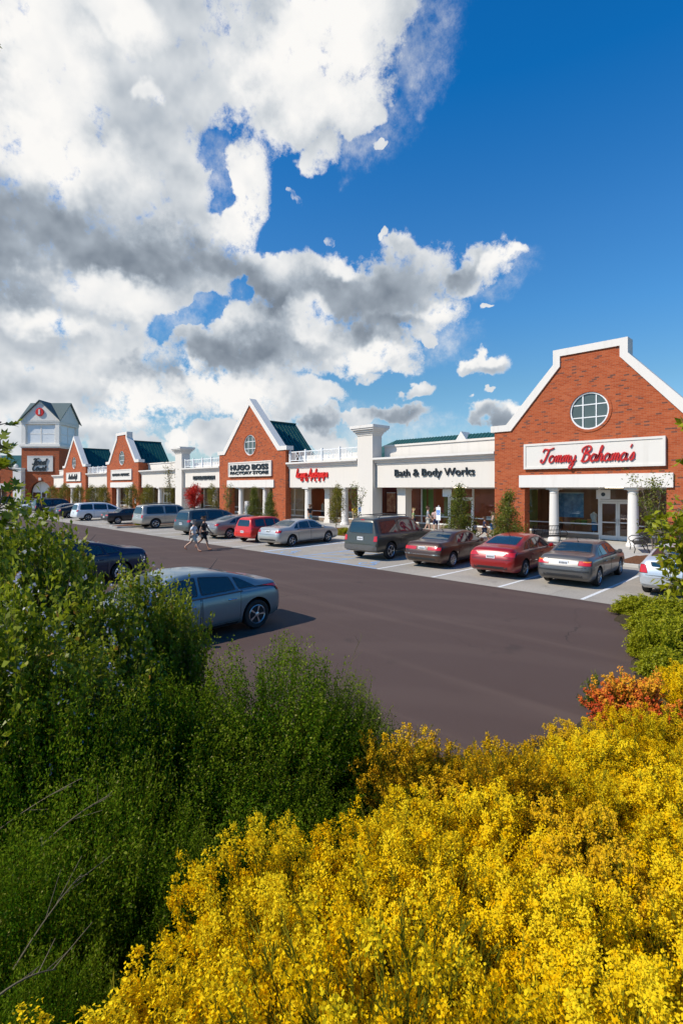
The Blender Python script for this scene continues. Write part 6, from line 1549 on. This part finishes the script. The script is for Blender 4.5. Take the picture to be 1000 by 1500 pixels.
def person(label, x, y, rz, h=1.7, top='white', bottom='khaki', hair='dark', skin=0, stride=.0, arms=(.0, .0), skirt=False, long_legs=False, z=WALK, long_hair=False, elbow=.25, group=None):
    root = thing('person', label, 'person', (x, y, z), rz, group); k = h/1.72*.94; root.scale = (k*1.10, k*1.08, k)
    V = lambda *a: Vector(a)
    N = {}; E = []
    N['pel'] = (V(0, 0, .93), (.145, .105)); N['wai'] = (V(0, .005, 1.08), (.125, .09)); N['che'] = (V(0, .0, 1.27), (.155, .105)); N['nkb'] = (V(0, -.005, 1.43), (.075, .065)); N['nck'] = (V(0, .01, 1.50), .052)
    N['jaw'] = (V(0, .03, 1.575), (.062, .07)); N['hed'] = (V(0, .02, 1.645), (.078, .095)); N['crn'] = (V(0, .005, 1.70), (.06, .075))
    E += [('pel', 'wai'), ('wai', 'che'), ('che', 'nkb'), ('nkb', 'nck'), ('nck', 'jaw'), ('jaw', 'hed'), ('hed', 'crn')]
    for s, nm in ((1, 'r'), (-1, 'l')):
        st = stride*s
        hip = V(s*.095, 0, .88); kd = V(0, sin(st), -cos(st))*.42; knee = hip+kd
        sh = st if st > 0 else st*1.9       # trailing shin folds back
        ank = knee+V(0, sin(sh), -cos(sh))*.40 if st <= 0 else knee+V(0, sin(st*.55), -cos(st*.55))*.41
        N['hip'+nm] = (hip, .092); N['kne'+nm] = (knee, .056); N['clf'+nm] = (knee*.62+ank*.38+V(0, -.02, 0), .052); N['ank'+nm] = (ank, .036)
        tilt = .0 if st >= 0 else -.6
        N['hee'+nm] = (ank+V(0, -.03, -.045), .034); N['toe'+nm] = (ank+V(s*.01, .15*cos(tilt), -.055+.15*sin(tilt)), .030)
        E += [('pel', 'hip'+nm), ('hip'+nm, 'kne'+nm), ('kne'+nm, 'clf'+nm), ('clf'+nm, 'ank'+nm), ('ank'+nm, 'hee'+nm), ('ank'+nm, 'toe'+nm)]
        a = arms[0] if s > 0 else arms[1]
        shd = V(s*.185, 0, 1.385); elb = shd+V(s*.05, sin(a)*.29, -cos(a)*.29); a2 = a+elbow; wri = elb+V(s*.01, sin(a2)*.25, -cos(a2)*.25)
        N['shd'+nm] = (shd, .058); N['elb'+nm] = (elb, .042); N['wri'+nm] = (wri, .028); fd = (wri-elb).normalized(); hnd = wri+fd*.07
        N['hnd'+nm] = (hnd, (.036, .020)); E += [('che', 'shd'+nm), ('shd'+nm, 'elb'+nm), ('elb'+nm, 'wri'+nm), ('wri'+nm, 'hnd'+nm)]
        fw = V(0, 1, 0)-fd*fd.y; fw.normalize()
        for q, (o, ln) in enumerate(((.027, .070), (.009, .080), (-.009, .075), (-.026, .058))):
            p0 = hnd+fd*.025+fw*o; p1 = p0+fd*ln*.6; p2 = p1+(fd-V(s*.6, 0, 0)).normalized()*ln*.45
            for j, p in enumerate((p0, p1, p2)): N['f%s%d%d' % (nm, q, j)] = (p, .0095-.001*j)
            E += [('hnd'+nm, 'f%s%d0' % (nm, q)), ('f%s%d0' % (nm, q), 'f%s%d1' % (nm, q)), ('f%s%d1' % (nm, q), 'f%s%d2' % (nm, q))]
        t0 = wri+fd*.045+fw*.032; t1 = t0+(fd*.6+fw*.8)*.05; N['t%s0' % nm] = (t0, .011); N['t%s1' % nm] = (t1, .009); E += [('hnd'+nm, 't%s0' % nm), ('t%s0' % nm, 't%s1' % nm)]
    lo = min(n[0].z-(n[1] if not isinstance(n[1], tuple) else n[1][1])*.9 for q, n in N.items() if q[:3] in ('hee', 'toe'))
    for q in N: N[q] = (N[q][0]-V(0, 0, lo), N[q][1])
    def sub(keys, edges, grow): 
        ix = {q: i for i, q in enumerate(keys)}
        def g(r): return tuple(a+grow for a in r) if isinstance(r, tuple) else r+grow
        return [(N[q][0] if isinstance(q, str) else q, g(N[q][1])) for q in keys], [(ix[a], ix[b_]) for a, b_ in edges if a in ix and b_ in ix]
    keys = list(N); n_, e_ = sub(keys, E, 0); link('body', skin_mesh('body', n_, e_, SKIN[skin]), root)
    # shirt: torso and half the upper arms
    for nm in 'rl': N['slv'+nm] = (N['shd'+nm][0]*.35+N['elb'+nm][0]*.65, .05)
    N['hem'] = (N['pel'][0]+V(0, 0, .02), (.150, .112)); N['col'] = (N['nkb'][0]-V(0, 0, .03), (.085, .07))
    ks = ['hem', 'wai', 'che', 'col', 'shdr', 'slvr', 'shdl', 'slvl']; es = [('hem', 'wai'), ('wai', 'che'), ('che', 'col'), ('che', 'shdr'), ('shdr', 'slvr'), ('che', 'shdl'), ('shdl', 'slvl')]
    n_, e_ = sub(ks, es, .016); link('shirt', skin_mesh('shirt', n_, e_, CL[top]), root)
    if skirt:
        N['sk1'] = (N['pel'][0]-V(0, 0, .20), (.185, .16)); N['sk2'] = (N['pel'][0]-V(0, 0, .42), (.215, .19)); ks = ['pel', 'sk1', 'sk2']; es = [('pel', 'sk1'), ('sk1', 'sk2')]
        n_, e_ = sub(ks, es, .016); link('skirt', skin_mesh('skirt', n_, e_, CL[bottom]), root)
    else:
        for nm in 'rl': N['cuf'+nm] = (N['kne'+nm][0]*.9+N['hip'+nm][0]*.1, .066) if not long_legs else (N['ank'+nm][0]+V(0, 0, .05), .05)
        ks = ['pel']+['%s%s' % (a, nm) for nm in 'rl' for a in (('hip', 'kne', 'cuf') if long_legs else ('hip', 'cuf'))]
        es = [('pel', 'hip'+nm) for nm in 'rl']+[(('kne' if long_legs else 'hip')+nm, 'cuf'+nm) for nm in 'rl']+[('hip'+nm, 'kne'+nm) for nm in 'rl']
        n_, e_ = sub(ks, es, .017); link('trousers' if long_legs else 'shorts', skin_mesh('shorts', n_, e_, CL[bottom]), root)
    for nm in 'rl':
        n_, e_ = sub(['hee'+nm, 'toe'+nm], [('hee'+nm, 'toe'+nm)], .010); link('shoe', skin_mesh('shoe', n_, e_, M['shoe']), root)
    # hair and face
    c = N['hed'][0]; hn = [(c+V(0, -.015, .03), (.098, .112)), (c+V(0, -.02, .072), (.075, .09)), (c+V(0, -.06, -.03), (.085, .06))]; he = [(0, 1), (0, 2)]
    if long_hair: hn.append((c+V(0, -.075, -.16), (.075, .045))); he.append((2, 3))
    link('hair', skin_mesh('hair', hn, he, HAIR[hair]), root)
    b = MB(); b.lathe([(0, -.016), (.014, -.008), (.018, .006), (.010, .022), (0, .04)], (0, .118, 0), 8); 
    for i, v in enumerate(b.v): b.v[i] = (v[0]+c.x, v[1]+c.y-.01, v[2]+c.z-.03)
    b.build('nose', SKIN[skin], root, smooth=True)
    for s in (-1, 1):
        b = MB(); b.lathe([(0, -.011), (.013, -.006), (.013, .006), (0, .011)], (c.x+s*.033, c.y+.092, c.z+.002), 8); b.build('eye', M['eye'], root, smooth=True)
        b = MB(); b.lathe([(0, -.03), (.012, -.02), (.016, .01), (0, .032)], (c.x+s*.086, c.y-.01, c.z-.01), 8); b.build('ear', SKIN[skin], root, smooth=True)
    b = MB(); b.tube([(c.x-.026, c.y+.082, c.z-.062), (c.x, c.y+.092, c.z-.06), (c.x+.026, c.y+.082, c.z-.062)], .007, 6); b.build('mouth', M['lip'], root)
    return root
GP = 'shoppers in front of the shops'
wx, wy = ground_at(284, 807.5); mx, my = ground_at(299, 805)
person('woman in white top and pale shorts walking across the lane, left of the pair', wx, wy, radians(-48), 1.62, 'white', 'stone', 'grey', 0, .48, (-.35, .45), z=0)
person('man in black shirt and dark shorts walking beside the woman in white', mx, my, radians(-48), 1.76, 'black', 'black', 'brown', 1, .42, (-.3, .4), z=0)
person('woman in dark top and blue skirt walking by the column of the red-lettered shop', -31.2, 27.4, radians(80), 1.70, 'black', 'teal', 'brown', 1, .35, (.3, -.3), True, long_hair=True, group=GP)
person('person in yellow shirt near the door of the red-lettered shop', -27.9, 29.2, radians(10), 1.66, 'yellow', 'khaki', 'dark', 0, .1, group=GP)
person('person in pale green top by the window of the black-lettered shop', -21.4, 28.2, radians(120), 1.6, 'green', 'navy', 'blond', 0, .2, long_hair=True, group=GP)
person('man in white shirt and khaki shorts before the black-lettered shop', -20.05, 28.0, radians(-60), 1.78, 'grey', 'stone', 'brown', 0, .2, (.4, .1), group=GP)
person('woman in pinkish top and dark shorts close behind the man in white', -19.6, 28.2, radians(40), 1.66, 'pink', 'navy', 'brown', 0, .12, long_hair=True, group=GP)
person('child in dark blue top and shorts walking between the two conical evergreens', -15.05, 26.5, radians(-70), 1.42, 'navy', 'navy', 'brown', 1, .45, (.4, -.4), group=GP)
person('woman in pink top and blue bottoms beside the child in dark blue', -14.9, 27.2, radians(-70), 1.68, 'pink', 'blue', 'brown', 0, .3, group=GP)
person('small child in white top beside the taller conical evergreen', -15.75, 26.6, radians(60), 1.0, 'white', 'black', 'dark', 0, .25, group=GP)

# ------------------------------------------------------------------ street furniture
def bench(label, x, y, rz):
    root = thing('bench', label, 'bench', (x, y, WALK), rz, 'dark metal benches by the glass doors')
    b = MB()
    for i in range(9): b.box(-.80, .80, -.22+i*.052, -.185+i*.052, .43, .45)
    b.box(-.80, .80, -.235, -.222, .40, .455); b.build('seat', M['dark_metal'], root)
    b = MB()
    for i in range(17):
        xx = -.78+i*.0975; b.tube([(xx, .25, .46), (xx, .30, .68), (xx, .36, .92)], .011, 4)
    for z, yy in ((.50, .258), (.70, .305), (.93, .365)): b.tube([(-.80, yy, z), (.80, yy, z)], .020, 6)
    b.build('backrest', M['dark_metal'], root)
    for s in (-1, 1):
        b = MB(); xx = s*.80
        b.tube([(xx, .36, .92), (xx, .27, .50), (xx, .22, .42), (xx, .26, .22), (xx, .36, .0)], .024, 6); b.tube([(xx, .22, .42), (xx, -.22, .43), (xx, -.30, .38), (xx, -.24, .2), (xx, -.28, 0)], .022, 6); b.build('leg_frame', M['dark_metal'], root)
        b = MB(); b.tube([(xx, .29, .62), (xx, .1, .70), (xx, -.2, .69), (xx, -.33, .60), (xx, -.33, .50), (xx, -.26, .42)], .020, 6); b.build('armrest', M['dark_metal'], root)
bench('dark slatted metal bench left of the left white column', -11.6, 27.3, radians(60)); bench('dark slatted metal bench beside the rightmost white column', -7.25, 26.9, radians(-68))

def access_sign(label, x, y):
    root = thing('parking_sign', label, 'sign', (x, y, WALK), 0, 'accessible parking signs')
    b = MB(); b.tube([(0, .03, 0), (0, .03, 1.92)], .028, 8); b.build('post', M['white_metal'], root)
    b = MB(); b.bevbox(-.16, .16, -.012, .0, 1.02, 1.82, .006); p = b.build('panel', M['white_metal'], root)
    b = MB(); b.box(-.11, .11, -.016, -.0125, 1.34, 1.64); 
    b.build('blue_field', M['blue_sign'], p)
    b = MB(); y0, y1 = -.020, -.0165
    b.prism([(.0+.018*cos(a), 1.605+.018*sin(a)) for a in np.linspace(0, 2*pi, 10)[:-1]], [], y0, y1)
    b.prism([(-.012, 1.58), (-.012, 1.47), (.055, 1.47), (.08, 1.39), (.06, 1.385), (.042, 1.448), (.012, 1.448), (.012, 1.58)], [], y0, y1)
    ring = [(-.01+.062*cos(a), 1.425+.062*sin(a)) for a in np.linspace(pi*.62, pi*1.95, 12)]; inn = [(-.01+.044*cos(a), 1.425+.044*sin(a)) for a in np.linspace(pi*1.95, pi*.62, 12)]
    b.prism(ring+inn, [], y0-.002, y1); b.build('wheelchair_symbol', M['white_metal'], p)
access_sign('white accessible parking sign post in front of the black-lettered white shop', -18.0, 26.2); access_sign('white accessible parking sign below the tall white pilaster', -24.55, 26.2); access_sign('white accessible parking sign at the distant blank white shop', -62.0, 26.2); access_sign('farthest accessible parking sign before the flat-topped distant gable', -72.0, 26.2)

def hanging_sign(label, x, y, mat, mark):
    root = thing('hanging_sign', label, 'sign', (x, y, 2.52), 0, 'signs hung from the arcade ceiling')
    b = MB(); b.bevbox(-.36, .36, -.02, .02, 0, .50, .01); p = b.build('panel', mat, root)
    for s in (-1, 1): b = MB(); b.tube([(s*.28, 0, .49), (s*.28, 0, .64)], .010, 6); b.build('hanger', M['dark_metal'], root)
    if mark: b = MB(); b.lathe([(0, -.026), (.11, -.026), (.11, -.021), (0, -.021)], (0, 0, .25), 14, 'y'); b.build('emblem', M['black_sign'], p)
hanging_sign('grey hanging sign panel above the black-lettered shop door', -19.7, 29.7, M['grey_white'], False); hanging_sign('white hanging sign with a dark mark above the glass double doors', -9.8, 29.9, M['white'], True)
b = MB(); root = thing('litter_bin', 'brown litter bin beside the black-lettered shop door', 'bin', (-18.0, 28.6, WALK))
b.lathe([(.24, 0), (.26, .03), (.25, .8), (.27, .82), (.27, .88)], n=18); b.build('body', simple('brown_bin', (.16, .05, .03), .6), root, smooth=True)
b = MB(); b.lathe([(.28, .88), (.27, .94), (.15, 1.02), (.10, 1.02), (.0, 1.0)], n=18); b.build('lid', M['dark_metal'], root, smooth=True)
b = MB(); b.bevbox(-.25, .25, -.12, .12, 0, 1.75, .02); b.box(-.20, .20, -.135, -.121, .5, 1.6)
o = b.build('directory_pillar', M['white'], None, loc=(-39.75, 27.2, WALK)); tag(o, 'plain white directory pillar between the columns of the pointed gable shop', 'pillar')
b = MB(); b.tube([(0, 0, 0), (0, 0, 2.2)], [.03, .015], 6); b.tube([(-.5, 0, 1.25), (.5, 0, 1.25)], .012, 5); b.tube([(-.3, 0, 1.0), (.3, 0, 1.0)], .012, 5)
tag(b.build('roof_antenna', M['alu'], None, loc=(-50.5, 32.0, 4.85)), 'thin metal aerial on the roof behind the railing of the small white shop', 'antenna')

# goods shown in the shop windows
GOOD = {k: simple('goods_'+k, c, .7, var=.3, vscale=6) for k, c in dict(red=(.55, .03, .03), green=(.18, .30, .05), blue=(.05, .20, .42), olive=(.26, .24, .05), cream=(.62, .55, .42), orange=(.55, .22, .05), pink=(.6, .25, .3), white=(.7, .7, .68), black=(.03, .03, .03)).items()}
M['wood'] = simple('shop_wood', (.22, .12, .05), .6)
def display_table(label, x, y, cols, w=1.3):
    root = thing('display_table', label, 'table', (x, y, WALK+.012), 0, 'display tables behind the shop glass')
    b = MB(); b.box(-w/2, w/2, -.35, .35, .72, .77); b.build('table_top', M['wood'], root)
    for s in (-1, 1):
        for t in (-1, 1): b = MB(); b.box(s*(w/2-.04)-.03, s*(w/2-.04)+.03, t*.3-.03, t*.3+.03, 0, .72); b.build('leg', M['wood'], root)
    n = len(cols)
    for i, c_ in enumerate(cols):
        xx = -w/2+w*(i+.5)/n; h = random.uniform(.15, .4)
        b = MB(); 
        for j in range(3): b.bevbox(xx-w/n*.4, xx+w/n*.4, -.22, .22, .771+j*h/3, .771+(j+.92)*h/3, .015)
        tag(b.build('folded_goods', GOOD[c_], root))
def mannequin(label, x, y, c_, c2, rz=0):
    root = thing('mannequin', label, 'mannequin', (x, y, WALK+.012), rz, 'mannequins behind the shop glass')
    b = MB(); b.lathe([(.18, 0), (.18, .02), (.02, .03), (.02, .82)], n=12); b.build('stand', M['alu'], root)
    b = MB(); b.lathe([(0, .80), (.15, .82), (.17, .92), (.125, 1.10), (.165, 1.30), (.18, 1.38), (.13, 1.46), (.06, 1.49), (.05, 1.56), (0, 1.57)], n=16); b.v = [(v[0]*1.15, v[1]*.7, v[2]) for v in b.v]; b.build('torso', GOOD[c_], root, smooth=True)
    b = MB(); b.lathe([(.19, .45), (.18, .80), (.16, .95)], n=14); b.v = [(v[0]*1.1, v[1]*.8, v[2]) for v in b.v]; b.build('skirt', GOOD[c2], root, smooth=True)
def poster(label, x, y, w, z0, z1, mat):
    root = thing('window_poster', label, 'poster', (x, y, 0), 0, 'posters and banners behind the shop glass')
    b = MB(); b.box(-w/2, w/2, -.01, .01, z0, z1); p = b.build('sheet', mat, root)
    b = MB(); b.box(-w/2-.02, w/2+.02, -.015, .015, z1, z1+.04); b.build('rail', M['alu'], root)
def scene_mat(name, a, b_, c_):
    m, nt = new_mat(name); o = nt.node('ShaderNodeTexCoord').outputs['Object']; n = nt.noise(o, 3.5, 4, .6)
    surf(nt, nt.ramp(n, [(.3, a), (.5, b_), (.68, c_)]), .6); return m
poster('blue seascape poster behind the glass left of the double doors', -12.2, 31.62, 1.5, 1.35, 2.8, scene_mat('seascape_print', (.02, .10, .22), (.06, .25, .45), (.25, .45, .6)))
poster('yellow-green banner at the left end of the nearest brick shop window', -14.6, 31.62, .7, .6, 3.0, GOOD['olive'])
for i, (x, c_) in enumerate(((-23.0, 'green'), (-22.4, 'green'), (-21.0, 'olive'))): poster(['tall green banner left in the black-lettered shop window', 'tall green banner second in the black-lettered shop window', 'olive banner beside the black-lettered shop door'][i], x, 31.62, .45, 1.0, 3.0, GOOD[c_])
poster('red poster in the window under the tall white pilaster', -26.2, 31.62, .9, 1.2, 2.7, scene_mat('warm_print', (.20, .04, .02), (.35, .12, .05), (.5, .3, .15)))
display_table('display table of olive goods left of the glass double doors', -11.7, 32.05, ('olive', 'olive', 'green', 'orange')); display_table('display table of cream goods in the black-lettered shop', -22.1, 32.05, ('cream', 'white', 'green', 'cream'), 1.6); display_table('display table right of the black-lettered shop door', -17.2, 32.05, ('white', 'blue', 'pink', 'green'), 1.6)
display_table('display table of red goods at the right edge window', -6.4, 32.05, ('red', 'red', 'cream'), 1.2)
mannequin('mannequin in white and blue beside the seascape poster', -11.0, 31.95, 'white', 'blue'); mannequin('mannequin in orange and black by the seascape poster', -13.0, 31.95, 'orange', 'black')
mannequin('mannequin in red top in the red-lettered shop window', -31.0, 31.95, 'red', 'cream'); mannequin('mannequin in white top in the red-lettered shop window', -32.2, 31.95, 'white', 'red'); mannequin('mannequin in cream at the left end of the red-lettered shop window', -34.6, 31.95, 'cream', 'black')
mannequin('mannequin in pink right of the black-lettered shop door', -16.4, 31.95, 'pink', 'white'); mannequin('mannequin in red at the right of the glass double doors', -7.2, 31.95, 'red', 'black')
poster('red banner high in the window behind the rightmost column', -6.1, 31.62, 1.2, 1.7, 2.4, GOOD['red'])
